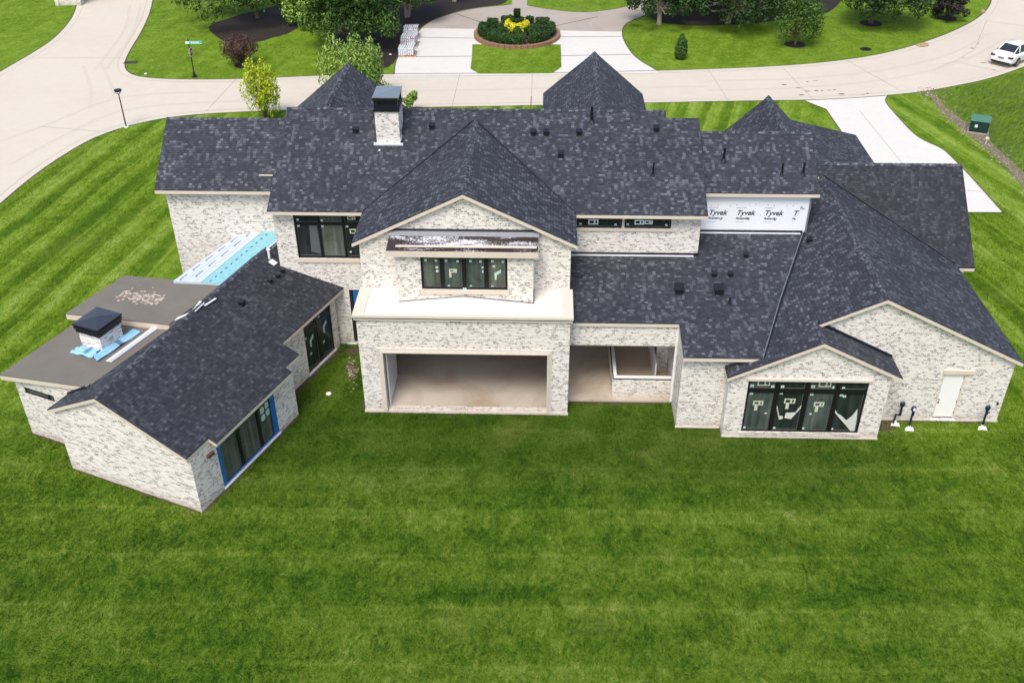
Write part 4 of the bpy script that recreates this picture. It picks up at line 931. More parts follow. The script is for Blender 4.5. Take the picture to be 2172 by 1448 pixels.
# underlayment deck beyond, rising to the two-storey wall
def US(a, t, dz=0.0):
    """a: 0 left edge .. 1 ridge side, t: 0 front .. 1 against the wall"""
    Lp = Vector((lerp(8.85, 12.45, t), lerp(-7.7, -6.6, t), lerp(4.05, 4.92, t))); Rp = Vector((lerp(9.3, 13.2, t), lerp(-5.6, -4.62, t), lerp(4.15, 5.21, t)))
    q = Lp.lerp(Rp, a); return Q(q.x, q.y, q.z + dz + .10 * math.sin(math.pi * a) * t)
def usurf(mb, a0, a1, t0, t1, dz, na=6, nt=6, mi=0):
    for i in range(na):
        for k in range(nt):
            A, B, Cc, D = lerp(a0, a1, i / na), lerp(a0, a1, (i + 1) / na), lerp(t0, t1, k / nt), lerp(t0, t1, (k + 1) / nt)
            mb.poly([US(A, Cc, dz), US(B, Cc, dz), US(B, D, dz), US(A, D, dz)], mi)
def udeck(mb):
    usurf(mb, 0, 1.25, 0, 1, 0); usurf(mb, 0, 1.25, 0, 1, -.14)
    for k in range(6): mb.poly([US(0, k / 6), US(0, (k + 1) / 6), US(0, (k + 1) / 6, -.14), US(0, k / 6, -.14)])
    mb.poly([US(0, 0), US(1.25, 0), US(1.25, 0, -.14), US(0, 0, -.14)])
    for a in (.11, .36):
        for k in range(5):
            t = .02 + k * .2 + (.08 if a > .2 else 0)
            if t > .9: continue
            usurf(mb, a, a + .022, t, t + .12, .010, 1, 2, 1); usurf(mb, a, a + .06, t, t + .010, .010, 1, 1, 1)
    for k in range(12): usurf(mb, .82, .85, .02 + k * .08, .05 + k * .08, .014, 1, 1, 1)
    usurf(mb, .650, .660, 0, 1, .010, 1, 6, 1)
ur = one('underlayment_deck', [M['underlay'], M['ink']], H, udeck); ur['label'] = 'white and blue underlayment on the unfinished rear deck'
one('membrane_strip', M['cyan'], ur, lambda mb: usurf(mb, .66, 1.2, 0, 1, .006))
one('lap_seam', M['sash'], ur, lambda mb: (usurf(mb, .27, .275, 0, 1, .008, 1, 6), usurf(mb, .50, .505, 0, 1, .008, 1, 6)))
wall(q2(12.2, -7.3), q2(9.0, -7.3), rect(3.2, 3.85))
# flashing scraps at the ridge
one('bent_flashing', M['whitestrip'], H, lambda mb: (mb.box(6.8, 7.5, 0, .10, 0, .02, lambda a, b, c: Q(a, -4.1 - b + (a - 6.8) * .1, 4.72 + c)), mb.faces([Q(6.4, -4.55, 4.62), Q(7.2, -4.75, 4.62), Q(6.9, -4.2, 4.80), Q(6.2, -4.15, 4.78)], [(0, 1, 2, 3)]), mb.faces([Q(6.0, -5.3, 4.12), Q(6.3, -4.5, 4.55), Q(6.5, -4.5, 4.58), Q(6.25, -5.35, 4.14)], [(0, 1, 2, 3)])))
# chimneys
def ch1(mb): mb.box(0, 1.10, 8.64, 10.05, 8.9, 10.77)
c1 = one('chimney', M['brick'], H, ch1); c1['label'] = 'brick chimney with grey lid on the main roof'
one('chimney_cap', M['blackmetal'], c1, lambda mb: (mb.box(-.06, 1.16, 8.58, 10.11, 10.772, 10.90), mb.box(.0, 1.10, 8.64, 10.05, 10.9, 11.0), mb.box(.10, 1.0, 8.74, 9.95, 11.0, 11.28), mb.box(0, .09, 8.64, 8.73, 11.0, 11.28), mb.box(1.01, 1.1, 8.64, 8.73, 11.0, 11.28), mb.box(0, .09, 9.96, 10.05, 11.0, 11.28), mb.box(1.01, 1.1, 9.96, 10.05, 11.0, 11.28), mb.box(-.03, 1.13, 8.61, 10.08, 11.28, 11.42)))
one('cap_lid', M['capmetal'], c1, lambda mb: mb.faces([(-.05, 8.58, 11.422), (1.15, 8.58, 11.422), (1.15, 10.1, 11.422), (-.05, 10.1, 11.422), (-.05, 8.58, 11.46), (1.15, 8.58, 11.46), (1.15, 10.1, 11.46), (-.05, 10.1, 11.46), (.55, 9.34, 11.52)], [(0, 1, 5, 4), (1, 2, 6, 5), (2, 3, 7, 6), (3, 0, 4, 7), (4, 5, 8), (5, 6, 8), (6, 7, 8), (7, 4, 8)]))
one('chimney_flashing', M['whitestrip'], c1, lambda mb: (mb.box(-.14, 1.24, 8.52, 8.63, mz(8.6) - .02, mz(8.6) + .07), mb.box(1.11, 1.15, 8.63, 10.0, mz(9.6) - .3, mz(9.6) - .2)))
one('flue_pipe', M['black'], c1, lambda mb: mb.tube([(1.10, 8.95, 9.75), (1.22, 8.9, 9.75), (1.22, 8.9, 9.6)], [.03, .03, .03], 8))
one('roof_nail_plate', M['whitestrip'], H, lambda mb: mb.box(.12, .2, 8.2, 8.28, mz(8.24), mz(8.24) + .05))
def CH(a, b, z): return Q(a, b, z)
c2 = one('chimney', M['brick_lime'], H, lambda mb: mb.box(3.5, 4.75, -8.3, -7.15, 3.2, 4.32, CH)); c2['label'] = 'short brick chimney with black pyramid cap on the flat deck'
one('chimney_cap', M['blackmetal'], c2, lambda mb: (mb.box(3.44, 4.81, -8.36, -7.09, 4.322, 4.44, CH), mb.box(3.47, 4.78, -8.33, -7.12, 4.44, 4.50, CH), mb.box(3.40, 4.85, -8.40, -7.05, 4.50, 4.60, CH), mb.box(3.45, 4.80, -8.35, -7.10, 4.60, 4.66, CH), mb.box(3.38, 4.87, -8.42, -7.03, 4.66, 4.74, CH)))
one('cap_lid', M['lid2'], c2, lambda mb: mb.faces([CH(3.38, -8.42, 4.742), CH(4.87, -8.42, 4.742), CH(4.87, -7.03, 4.742), CH(3.38, -7.03, 4.742), CH(4.12, -7.72, 4.87)], [(0, 1, 4), (1, 2, 4), (2, 3, 4), (3, 0, 4)]))
# roof vents
def boxvent(x, y, z, s=.22, nrm=None, T=None):
    s *= 1.0
    T = T or (lambda a, b, c: (x + a, y + b, z + c))
    def f(mb):
        mb.box(-s / 2, s / 2, -s / 2, s / 2, -.12, .15 * s / .22, T); mb.faces([T(-s * .62, -s * .72, .15 * s / .22), T(s * .62, -s * .72, .15 * s / .22), T(s * .62, s * .6, .17 * s / .22 + .03), T(-s * .62, s * .6, .17 * s / .22 + .03), T(-s * .62, -s * .72, .15 * s / .22 + .04), T(s * .62, -s * .72, .15 * s / .22 + .04), T(s * .62, s * .6, .24 * s / .22), T(-s * .62, s * .6, .24 * s / .22)], [(0, 1, 5, 4), (1, 2, 6, 5), (2, 3, 7, 6), (3, 0, 4, 7), (4, 5, 6, 7), (0, 3, 2, 1)])
        if T is not None: pass
    o_ = one('roof_vent', M['vent'], H, f); return o_
for x, y in ((-1.1, 9.3), (2.51, 9.56), (7.34, 9.25), (7.94, 9.26), (9.49, 9.27), (8.63, 8.01), (13.14, 9.52)): boxvent(x, y, mz(y))
for x, y in ((15.59, 3.96), (16.33, 3.97), (17.21, 5.3)): boxvent(x, y, fz(y), .2)
for x, y in ((13.91, 2.85), (15.66, 2.85)): boxvent(x, y, fz(y), .34)
boxvent(20.24, 6.22, rz(20.24), .2)
for u, w in ((10.24, -3.2), (10.79, -3.15), (11.26, -3.2)): boxvent(0, 0, 0, .16, T=lambda a, b, c, u=u, w=w: Q(u + a, w + b, grz(w) + c))
boxvent(0, 0, 0, .2, T=lambda a, b, c: Q(8.1 + a, -3.2 + b, grz(-3.2) + c))
def pipe(x, y, z, h, r=.045): one('vent_pipe', M['black'], H, lambda mb: (mb.tube([(x, y, z - .1), (x, y, z + h)], [r, r], 10), mb.tube([(x, y, z - .05), (x, y, z + .08)], [r * 2.6, r * 1.2], 10)))
pipe(12.85, 7.02, mz(7.02), .62); pipe(10.1, 10.01, mz(10.01), .75, .07); pipe(16.27, 8.48, szz(8.48), .62, .06); pipe(18.89, 7.8, szz(7.8), .55); pipe(19.87, 7.8, szz(7.8), .6, .055); pipe(16.05, 2.12, fz(2.12), .35)
px_, py_, pz_ = Q(11.55, -4.1, grz(-4.1))
one('white_vent_pipe', M['white'], H, lambda mb: (mb.tube([(px_, py_, pz_ - .05), (px_, py_, pz_ + .42), (px_ + .06, py_ + .0, pz_ + .50)], [.055, .055, .06], 10), mb.box(-.15, .15, -.15, .15, 0, .015, lambda a, b, c: Q(11.45 + a, -3.85 + b, grz(-3.85 + b) + c))))
one('white_pipe_stub', M['white'], H, lambda mb: mb.tube([Q(12.8, -4.2, grz(-4.2)), Q(12.8, -4.2, grz(-4.2) + .25)], [.04, .04], 8))

# ------------------------------------------------------------------ things on and around the house
t = empty('lumber_board', (1.75, 1.1, 7.83), 'long pale wooden board lying on the speckled bay roof above the middle windows', 'board')
mb = MB(); mb.box(.0, 5.85, -.05, .07, 0, .04); mb.build('board', M['trim'], t)
mb = MB(); mb.box(1.2, 5.8, .071, .12, .0, .03); mb.build('white_strip', M['whitestrip'], t)
def kpt(u, w, dz): return Q(u, w, kz(w) + dz)
def membrane_sheet(pts, label):
    me = MB(); n = 8
    a, b, c, d = pts
    for i in range(n):
        for j in range(n):
            def q(s_, t_):
                u = lerp(lerp(a[0], b[0], s_), lerp(d[0], c[0], s_), t_); w = lerp(lerp(a[1], b[1], s_), lerp(d[1], c[1], s_), t_)
                u += .05 * noise.noise(Vector((s_ * 3, t_ * 3, a[0]))); w += .05 * noise.noise(Vector((s_ * 3 + 7, t_ * 3, a[0])))
                return kpt(u, w, .02 + .15 * abs(noise.noise(Vector((s_ * 2.5, t_ * 2.5, a[0] * 3)))))
            me.poly([q(i / n, j / n), q((i + 1) / n, j / n), q((i + 1) / n, (j + 1) / n), q(i / n, (j + 1) / n)])
    r_ = MB(); o = me.build('membrane_sheet', M['sheet'], None, smooth=True); setp(o, label, 'membrane sheet', 'blue membrane sheets round the black capped chimney')
    mb = MB()
    for k in range(3):
        s_ = .25 + .25 * k; u = lerp(lerp(a[0], b[0], s_), lerp(d[0], c[0], s_), .5); w = lerp(lerp(a[1], b[1], s_), lerp(d[1], c[1], s_), .5)
        for dw, l in ((0, .22), (.07, .16), (.13, .22)): mb.faces([kpt(u, w + dw, .10), kpt(u + l, w + dw, .10), kpt(u + l, w + dw + .03, .10), kpt(u, w + dw + .03, .10)], [(0, 1, 2, 3)])
    mb.build('printed_logo', M['navy'], o)
membrane_sheet([(2.95, -8.5), (3.5, -8.4), (3.5, -7.3), (2.85, -7.2)], 'small blue membrane sheet in front of the black capped chimney')
membrane_sheet([(3.0, -7.25), (2.7, -6.7), (5.2, -6.55), (5.3, -7.1)], 'larger blue membrane sheet right of the black capped chimney')
mb = MB()
for k in range(3): mb.box(2.85 + .0, 5.95, -6.38 + k * .11, -6.29 + k * .11, .02 + .012 * (k % 2), .05 + .012 * (k % 2), lambda a, b, c: Q(a, b + (a - 2.85) * .02, kz(b) + c))
o = mb.build('metal_flashing_lengths', M['whitestrip']); setp(o, 'long white metal flashing strips stacked on the brown deck beside the shingles', 'flashing strips')

def stand(px, py, label, kind, rz_=0):
    x, y = G(px, py); t = empty('utility_stand', (x, y, 0), label, 'stand', 'navy utility stands by the right brick gable wall', rz_)
    mb = MB(); mb.faces([(-.20, -.10, 0), (.20, -.16, 0), (.24, .10, 0), (-.10, .12, 0), (-.18, -.08, .05), (.17, -.13, .05), (.2, .08, .05), (-.08, .1, .05)], [(0, 1, 5, 4), (1, 2, 6, 5), (2, 3, 7, 6), (3, 0, 4, 7), (4, 5, 6, 7)]); mb.build('foot', M['white'], t)
    mb = MB()
    if kind == 0: mb.tube([(-.05, 0, .04), (-.05, .02, .52)], [.045, .045], 8); mb.tube([(-.07, .02, .52), (.16, .02, .52)], [.04, .04], 8); mb.tube([(.14, .02, .50), (.14, .04, .95)], [.06, .05], 8)
    else: mb.tube([(0, 0, .04), (0, .04, 1.0)], [.05, .045], 8); mb.tube([(.04, 0, .75), (.05, .02, .95)], [.03, .03], 6)
    mb.build('post', M['navy'], t)
    xo = .14 if kind == 0 else 0
    mb = MB(); mb.ball((xo, .04, 1.10), (.12, .085, .15)); h_ = mb.build('head', M['navy'], t, smooth=True)
    if kind == 1: mb = MB(); mb.ball((xo, -.04, 1.11), (.055, .02, .09)); mb.build('dial', M['white'], h_, smooth=True)
    if kind == 2: mb = MB(); mb.tube([(.02, 0, .86), (.12, 0, .84), (.13, .02, .90)], [.02, .02, .02], 6); mb.build('bracket', M['navy'], h_)
    mb = MB(); mb.tube([(.0, 0, .045), (.0, .01, .20)], [.07, .06], 8); mb.build('collar', M['white'], t)
stand(1897, 900, 'navy stand with a cranked post, nearest the small window gable', 0)
stand(1927, 910, 'navy straight post stand with a white dial, second from the small gable', 1)
stand(2082, 908, 'navy post stand right of the white door near the wall end', 2)

def bits(pts, name, label, cat, group, r, mat):
    for k, ((x, y), lb) in enumerate(zip(pts, label)):
        c = G(x, y); mb = MB(); mb.tube([(0, 0, 0), (0, 0, .04)], [r, r * .9], 12); mb.tube([(0, 0, .041), (0, 0, .05)], [r * .6, r * .55], 10); o = mb.build(name, M[mat]); o.location = (c[0], c[1], 0.0); setp(o, lb, cat, group)
bits([(697, 835), (828, 116), (309, 157)], 'irrigation_cap', ['small white cap in the courtyard grass between the two wings', 'white ring cap in the brown mulch beside the wrapped stacks', 'tiny white cap in the grass by the street corner'], 'ground cap', 'small white ground caps', .13, 'white')
mb = MB(); c = G(748, 729); mb.box(c[0] - .25, c[0] + .25, c[1] - .08, c[1] + .08, 0, .07); o = mb.build('paver_block', M['whitestrip'], bevel=.01); setp(o, 'single pale paving block at the inner corner of the courtyard', 'block')
mb = MB(); rnd = random.Random(21)
for k in range(60):
    x, y = G(rnd.gauss(745, 7), rnd.gauss(790, 16)); r = rnd.uniform(.02, .06); mb.faces([(x - r, y - r, .01), (x + r, y - r * .6, .01), (x + r, y + r, .01), (x - r, y + r, .01), (x, y, r)], [(0, 1, 4), (1, 2, 4), (2, 3, 4), (3, 0, 4)])
o = mb.build('rubble', M['pebble']); setp(o, 'scattered pale rubble crumbs in the courtyard grass', 'rubble', None, 'stuff')
for (x, y), sx, nm, lb in (((277, 133), 1.0, 'storm_drain', 'dark rusty storm drain grate at the street corner'), ((1836, 105), .9, 'drain_hole', 'dark open drain hole in the lawn across the street')):
    c = G(x, y); t = empty(nm, (c[0], c[1], 0), lb, 'drain', None, .1)
    mb = MB(); n = 18
    if nm == 'storm_drain':
        mb.box(-.55, .55, -.3, .3, 0, .03); mb.build('frame', plain('rusty_iron', (.10, .05, .035), .8, .5, 12), t)
        mb = MB(); [mb.box(-.48 + k * .1, -.42 + k * .1, -.24, .24, .031, .045) for k in range(10)]; mb.build('grate', M['black'], t)
    else:
        mb.tube([(0, 0, 0), (0, 0, .05)], [.5, .46], 20); mb.build('rim', M['soil'], t); mb = MB(); mb.tube([(0, 0, .051), (0, 0, .056)], [.38, .38], 20); mb.build('opening', M['black'], t)
for (x, y), s_, lb in (((1957, 97), .42, 'flat tan rock slab on the grass edge of the street'), ((2084, 27), .26, 'small upright tan rock near the curving street'),):
    c = G(x, y); bm = bmesh.new(); bmesh.ops.create_icosphere(bm, subdivisions=3, radius=s_)
    for v in bm.verts:
        v.co += v.co * .25 * noise.noise(v.co * 4 / s_ * .5); v.co.z = max(-.05, v.co.z * (.45 if s_ > .3 else 1.0)) ; v.co.x *= 1.4 if s_ > .3 else .8
    me = bpy.data.meshes.new('rock'); bm.to_mesh(me); bm.free(); me.materials.append(plain('tan_rock', (.34, .23, .14), .9, .3, 7, 0, .6)); o = bpy.data.objects.new('rock', me); o.location = (c[0], c[1], .04); o.rotation_euler = (0, 0, .4); col.objects.link(o); setp(o, lb, 'rock')

# street lamp
def lamp(px, py):
    c = G(px, py); t = empty('street_lamp', (c[0], c[1], 0), 'thin black street lamp on the grass edge at left', 'street lamp')
    mb = MB(); mb.tube([(0, 0, 0), (0, 0, .06), (0, 0, .07)], [.16, .16, .09], 14); mb.build('base', M['white'], t)
    mb = MB(); mb.tube([(0, 0, .07), (0, 0, 2.5)], [.05, .04], 10); mb.build('pole', M['black'], t)
    mb = MB(); [mb.tube([(0, 0, 2.48), (sx * .10, sy * .1, 2.58), (sx * .19, sy * .19, 2.72)], [.022, .018, .018], 6) for sx in (-1, 1) for sy in (-1, 1)]; mb.build('yoke', M['black'], t)
    mb = MB(); mb.tube([(0, 0, 2.72), (0, 0, 2.78), (0, 0, 2.84), (0, 0, 2.86)], [.24, .27, .26, .18], 16); hd = mb.build('lamp_head', M['blackmetal'], t)
lamp(268, 270)
# street sign
c = G(413, 163); t = empty('street_sign', (c[0], c[1], 0), 'black street corner post with red stop sign and turquoise name plate', 'street sign', None, 0)
mb = MB(); mb.tube([(0, 0, 0), (0, 0, .05), (0, 0, .06), (0, 0, .3), (0, 0, .42)], [.24, .24, .14, .10, .055], 14); mb.build('base', M['black'], t)
mb = MB(); mb.tube([(0, 0, .4), (0, 0, 3.1), (0, 0, 3.12), (0, 0, 3.2)], [.05, .045, .07, .01], 10); mb.build('pole', M['black'], t)
red = plain('sign_red', (.30, .008, .015), .4, .1, 4, 0, 0); teal = plain('sign_teal', (.01, .42, .40), .4, .08, 4, 0, 0)
a = R(86); SW = Wall((-.36 * math.cos(a), -.36 * math.sin(a)), (.36 * math.cos(a), .36 * math.sin(a)))
def octa(r, d, mb, mi=0):
    p = [(.36 + r * math.cos(R(22.5 + 45 * k)), 2.05 + r * math.sin(R(22.5 + 45 * k))) for k in range(8)]; mb.poly([SW(q[0], d, q[1]) for q in p], mi)
mb = MB(); 
for k in range(8):
    p = [SW(.36 + .38 * math.cos(R(22.5 + 45 * (k + j))), dd, 2.05 + .38 * math.sin(R(22.5 + 45 * (k + j)))) for j, dd in ((0, .06), (1, .06), (1, .075), (0, .075))]; mb.poly(p)
octa(.38, .075, mb); octa(.38, .06, mb); st = mb.build('stop_sign', M['white'], t)
mb = MB(); octa(.335, .079, mb); mb.build('stop_face', red, st); tx = text('STOP', SW, .07, 1.95, .25, 'white', st, 0, .006); 
for v in tx.data.vertices: v.co += SW.n * .078
mb = MB(); mb.box(-.22, .06, -.06, -.045, 2.72, 2.92); mb.build('back_plate', M['white'], t)
mb = MB(); mb.box(.05, 1.12, -.075, -.06, 2.74, 2.96); np_ = mb.build('name_plate', teal, t)
mb = MB(); mb.box(.06, 1.11, -.0785, -.0752, 2.75, 2.765); mb.box(.06, 1.11, -.0785, -.0752, 2.935, 2.95); mb.build('plate_border', M['white'], np_)
NW = Wall((0, -.075), (1.1, -.075)); one('plate_marks', M['white'], np_, lambda mb: [mb.box(.25 + k * .17, .36 + k * .17, .001, .005, 2.81, 2.89, NW) for k in range(4)])

# transformer cabinet and marker
c = G(2074, 279); t = empty('transformer_cabinet', (c[0], c[1], 0), 'dark green utility cabinet with faded lid in the rough grass', 'utility cabinet', None, R(-22))
mb = MB(); mb.box(-.72, .72, -.62, .62, 0, .1); mb.build('pad', M['jointpale'], t)
mb = MB(); mb.box(-.62, .62, -.5, .5, .1, .92); b_ = mb.build('body', M['tgreen'], t, bevel=.02)
mb = MB(); mb.faces([(-.66, -.56, .90), (.66, -.56, .90), (.66, .54, .98), (-.66, .54, .98), (-.66, -.56, .96), (.66, -.56, .96), (.66, .54, 1.06), (-.66, .54, 1.06)], [(0, 1, 5, 4), (1, 2, 6, 5), (2, 3, 7, 6), (3, 0, 4, 7), (4, 5, 6, 7), (0, 3, 2, 1)]); mb.build('lid', M['tgreen_top'], t, bevel=.015)
mb = MB(); mb.box(-.3, -.12, -.512, -.502, .45, .66); mb.build('warning_label', M['sticker2'], b_)
mb = MB(); mb.box(-.006, .006, -.512, -.502, .12, .88); mb.box(-.6, .6, -.508, -.502, .18, .20); mb.build('door_seam', M['black'], b_)
c = G(2090, 306); t = empty('marker_post', (c[0], c[1], 0), 'short pale marker post right of the green utility cabinet', 'marker post')
mb = MB(); mb.tube([(0, 0, 0), (.02, 0, .38)], [.05, .06], 8); mb.build('post', M['film'], t); mb = MB(); mb.tube([(.02, 0, .38), (.03, 0, .5), (.03, 0, .53)], [.14, .13, .06], 10); mb.build('cap', M['stone'], t)
c = G(1126, 234); t = empty('marker_stake', (c[0], c[1], 0), 'thin dark stake in the narrow grass strip behind the main roof', 'stake')
mb = MB(); mb.tube([(0, 0, 0), (.01, 0, 1.1)], [.03, .025], 6); mb.build('stake', M['bark'], t); mb = MB(); mb.tube([(.01, 0, 1.1), (.01, 0, 1.2)], [.035, .02], 6); mb.build('tip', M['white'], t)

# wrapped stacks on the drive
def stack(px, py, w, d, layers, label, rz_, seed):
    c = G(px, py); rr = random.Random(seed); t = empty('wrapped_stack', (c[0], c[1], .012), label, 'wrapped stack', 'plastic wrapped bag stacks on the drive', rz_)
    mb = MB(); [mb.box(-w / 2 + k * w / 4 - (.0), -w / 2 + k * w / 4 + .14, -d / 2, d / 2, .09, .12) for k in range(5)]; [mb.box(-w / 2, w / 2 + .14, y, y + .09, 0, .088) for y in (-d / 2, -.05, d / 2 - .09)]; mb.build('pallet', M['wood'], t)
    h = .17; lh = .13
    for L in range(layers):
        nx, ny = (3, 5) if L % 2 else (2, 6)
        bg_ = MB()
        for i in range(nx):
            for j in range(ny):
                x0 = -w / 2 + i * w / nx + rr.uniform(-.03, .03); y0 = -d / 2 + j * d / ny + rr.uniform(-.02, .02)
                cx, cyy = x0 + w / nx / 2, y0 + d / ny / 2; cz = .12 + L * lh + lh / 2
                bg_.ball((cx, cyy, cz), (w / nx * .56, d / ny * .58, lh * .66), 8, 5, 1 if rr.random() < .10 else 0)
        bg_.build('bag_layer', [M['blocks'], M['pinkwrap']], t, smooth=True)
    mb = MB(); T_ = .12 + layers * lh
    for k in range(7):
        x = -w / 2 + .05 + k * w / 7; mb.faces([(x, -d / 2 - .05, .2), (x + .08, -d / 2 - .06, .22), (x + .10, -d / 2 + .05, T_ + .07), (x + .02, -d / 2 + .05, T_ + .06), (x + .2, d / 2, T_ + .06), (x + .12, d / 2, T_ + .07)], [(0, 1, 2, 3), (3, 2, 4, 5)])
    mb.build('plastic_wrap', M['whitestrip'], t)
stack(863, 117, 1.35, 1.5, 5, 'nearest wrapped grey bag stack on the drive edge', .05, 1)
stack(868, 97, 1.3, 1.5, 6, 'middle wrapped grey bag stack on the drive edge', -.04, 2)
stack(872, 80, 1.3, 1.5, 6, 'farthest wrapped grey bag stack beside the mulch', .08, 3)

# ------------------------------------------------------------------ planting
LEAF = {
    'green': leaf_mat('green_leaves', (.010, .034, .005), (.045, .105, .012), (.17, .27, .05)),
    'deep': leaf_mat('deep_green_leaves', (.004, .016, .004), (.020, .056, .010), (.10, .17, .035)),
    'light': leaf_mat('light_green_leaves', (.06, .125, .016), (.21, .33, .05), (.50, .60, .20)),
    'yellow': leaf_mat('yellow_green_leaves', (.12, .18, .008), (.36, .44, .015), (.70, .72, .05)),
    'smoke': leaf_mat('purple_brown_leaves', (.030, .014, .014), (.085, .042, .036), (.19, .11, .08)),
    'dark': leaf_mat('dark_maple_leaves', (.007, .009, .007), (.022, .021, .015), (.055, .048, .034)),
    'hedge': leaf_mat('boxwood_leaves', (.008, .028, .005), (.022, .062, .010), (.06, .12, .02)),
    'gold': leaf_mat('golden_shrub_leaves', (.35, .33, .01), (.62, .58, .02), (.85, .80, .08)),
    'pale': leaf_mat('pale_sapling_leaves', (.30, .31, .12), (.45, .44, .2), (.6, .58, .3)),
}
def leaves(mb, centers, n, size, rr, shell=.55, droop=0.0, asp=1.6):
    """centers: (x,y,z,rx,ry,rz)"""
    tot = sum(c[3] * c[4] + c[5] * c[3] for c in centers)
    for c in centers:
        k = max(3, int(n * (c[3] * c[4] + c[5] * c[3]) / tot))
        for _ in range(k):
            d = Vector((rr.gauss(0, 1), rr.gauss(0, 1), rr.gauss(0, 1)));
            if d.length < 1e-3: continue
            d.normalize(); r = shell + (1 - shell) * rr.random() ** .5
            r *= 1 + .22 * noise.noise(Vector((d.x * 2.2 + c[0], d.y * 2.2 + c[1], d.z * 2.2)))
            p = Vector((c[0] + d.x * c[3] * r, c[1] + d.y * c[4] * r, c[2] + d.z * c[5] * r))
            if p.z < .06: continue
            nn = (d + Vector((rr.gauss(0, .55), rr.gauss(0, .55), rr.gauss(0, .55) + .25))).normalized()
            a = nn.orthogonal().normalized(); a.rotate(Matrix.Rotation(rr.uniform(0, 6.28), 3, nn)); b = nn.cross(a)
            s = size * rr.uniform(.6, 1.35); a = a * s * .5 * asp; b = b * s * .5; a.z -= droop * s
            mb.poly([p - a, p + b * .8 - a * .1, p + a, p - b * .8 - a * .1])
def tree(px, py, h, rad, label, kind='green', base=None, n=5200, size=.24, name='tree', cat='tree', group=None, bark='bark', trunk_r=.16, lobes=16, lean=(0, 0), crown_lo=.32, seed=1, squash=.8, stems=1, at=None, droop=.25, skirt=0):
    c = at or G(px, py); rr = random.Random(seed * 77 + 5)
    t = empty(name, (c[0], c[1], 0), label, cat, group)
    ht = h * crown_lo; zc = h * (crown_lo + 1) / 2; hz = h * (1 - crown_lo) / 2
    cen = []
    for k in range(lobes):
        d = Vector((rr.gauss(0, 1), rr.gauss(0, 1), rr.gauss(0, .9))).normalized(); r = rr.uniform(.35, .86)
        lr = rad * rr.uniform(.24, .42) * min(1, (20 / lobes) ** .45)
        cen.append((lean[0] + d.x * rad * r, lean[1] + d.y * rad * r, zc + d.z * hz * r, lr, lr, lr * squash * rr.uniform(.8, 1.1)))
    cen.append((lean[0], lean[1], zc, rad * .45, rad * .45, hz * .5))
    for k in range(skirt):
        a = 2 * math.pi * (k + rr.uniform(-.3, .3)) / skirt; lr = rad * rr.uniform(.17, .30); q = rr.uniform(.62, .95)
        cen.insert(0, (lean[0] + rad * q * math.cos(a), lean[1] + rad * q * math.sin(a), ht + lr * rr.uniform(.3, 1.1), lr, lr, lr * 1.15))
    mb = MB()
    for s_ in range(stems):
        ox, oy = (0, 0) if stems == 1 else (.22 * math.cos(s_ * 2.1), .22 * math.sin(s_ * 2.1)); tr = trunk_r / math.sqrt(stems)
        mb.tube([(ox * .4, oy * .4, 0), (ox * .7, oy * .7, .12), (ox + lean[0] * .1, oy + lean[1] * .1, ht * .6), (ox * 2 + lean[0] * .4, oy * 2 + lean[1] * .4, ht * 1.25), (lean[0] * .9 + ox * 2, lean[1] * .9 + oy * 2, zc)], [tr * 1.6, tr * 1.15, tr, tr * .8, tr * .3], 8)
    tk = mb.build('trunk', M[bark], t, smooth=True)
    mb = MB()
    for q in cen[:-1]:
        f = rr.uniform(.55, 1.15); st_ = Vector((lean[0] * .3, lean[1] * .3, ht * f)); e = Vector(q[:3]); md = (st_ + e) / 2 + Vector((0, 0, -.08 * h + .1 * h * rr.random()))
        mb.tube([st_, md, e], [trunk_r * .45, trunk_r * .26, trunk_r * .08], 5, cap=False)
    mb.build('limb', M[bark], tk, smooth=True)
    mb = MB(); leaves(mb, cen, n, size, rr, .45, droop); mb.build('crown', LEAF[kind], t)
    return t
BG = 'trees along the top edge of the photo'
tree(548, 38, 8.5, 4.9, 'broad green tree over dark mulch left of the stop sign lawn', 'green', n=17000, size=.19, seed=1, lean=(-1.9, -1.0), crown_lo=.25, trunk_r=.22, lobes=28, skirt=14, group=BG)
tree(786, 98, 8.5, 4.4, 'large dark trunk tree with drooping leaves beside the wrapped stacks', 'green', n=19000, size=.19, seed=2, lean=(-1.6, -.4), crown_lo=.24, trunk_r=.26, lobes=28, skirt=14, group=BG)
tree(690, 40, 7.5, 3.0, 'pale leaved tree between the broad tree and the dark trunk tree', 'light', n=11000, size=.19, seed=3, crown_lo=.10, lobes=18, skirt=10, lean=(-.8,-1.5), group=BG)
tree(864, 37, 8, 3.3, 'multi stem pale bark tree in the mulch left of the drive loop', 'green', n=10000, size=.19, seed=4, crown_lo=.26, skirt=10, lean=(.3,-.8), bark='bark_pale', stems=3, trunk_r=.24, lobes=18, group=BG)
tree(963, 5, 7, 2.6, 'slim pale trunk tree just above the drive loop', 'deep', n=4500, size=.19, seed=5, crown_lo=.28, bark='bark_pale', stems=2, group=BG)
tree(1398, 52, 8, 3.0, 'pale trunk tree nearest the right arm of the drive loop', 'deep', n=10000, size=.19, seed=6, crown_lo=.24, skirt=9, lean=(-.3,-.6), bark='bark_pale', trunk_r=.2, lobes=18, group=BG)
tree(1543, 50, 9, 4.4, 'pale multi stem tree shading the dark mulch at top right', 'deep', n=14000, size=.19, seed=7, crown_lo=.22, skirt=12, lean=(.2,-1.0), bark='bark_pale', stems=3, trunk_r=.28, lobes=24, group=BG)
tree(1625, 20, 9, 4.0, 'dense dark tree behind the small lawn tree', 'deep', n=10000, size=.19, seed=8, crown_lo=.16, skirt=12, lobes=22, group=BG)
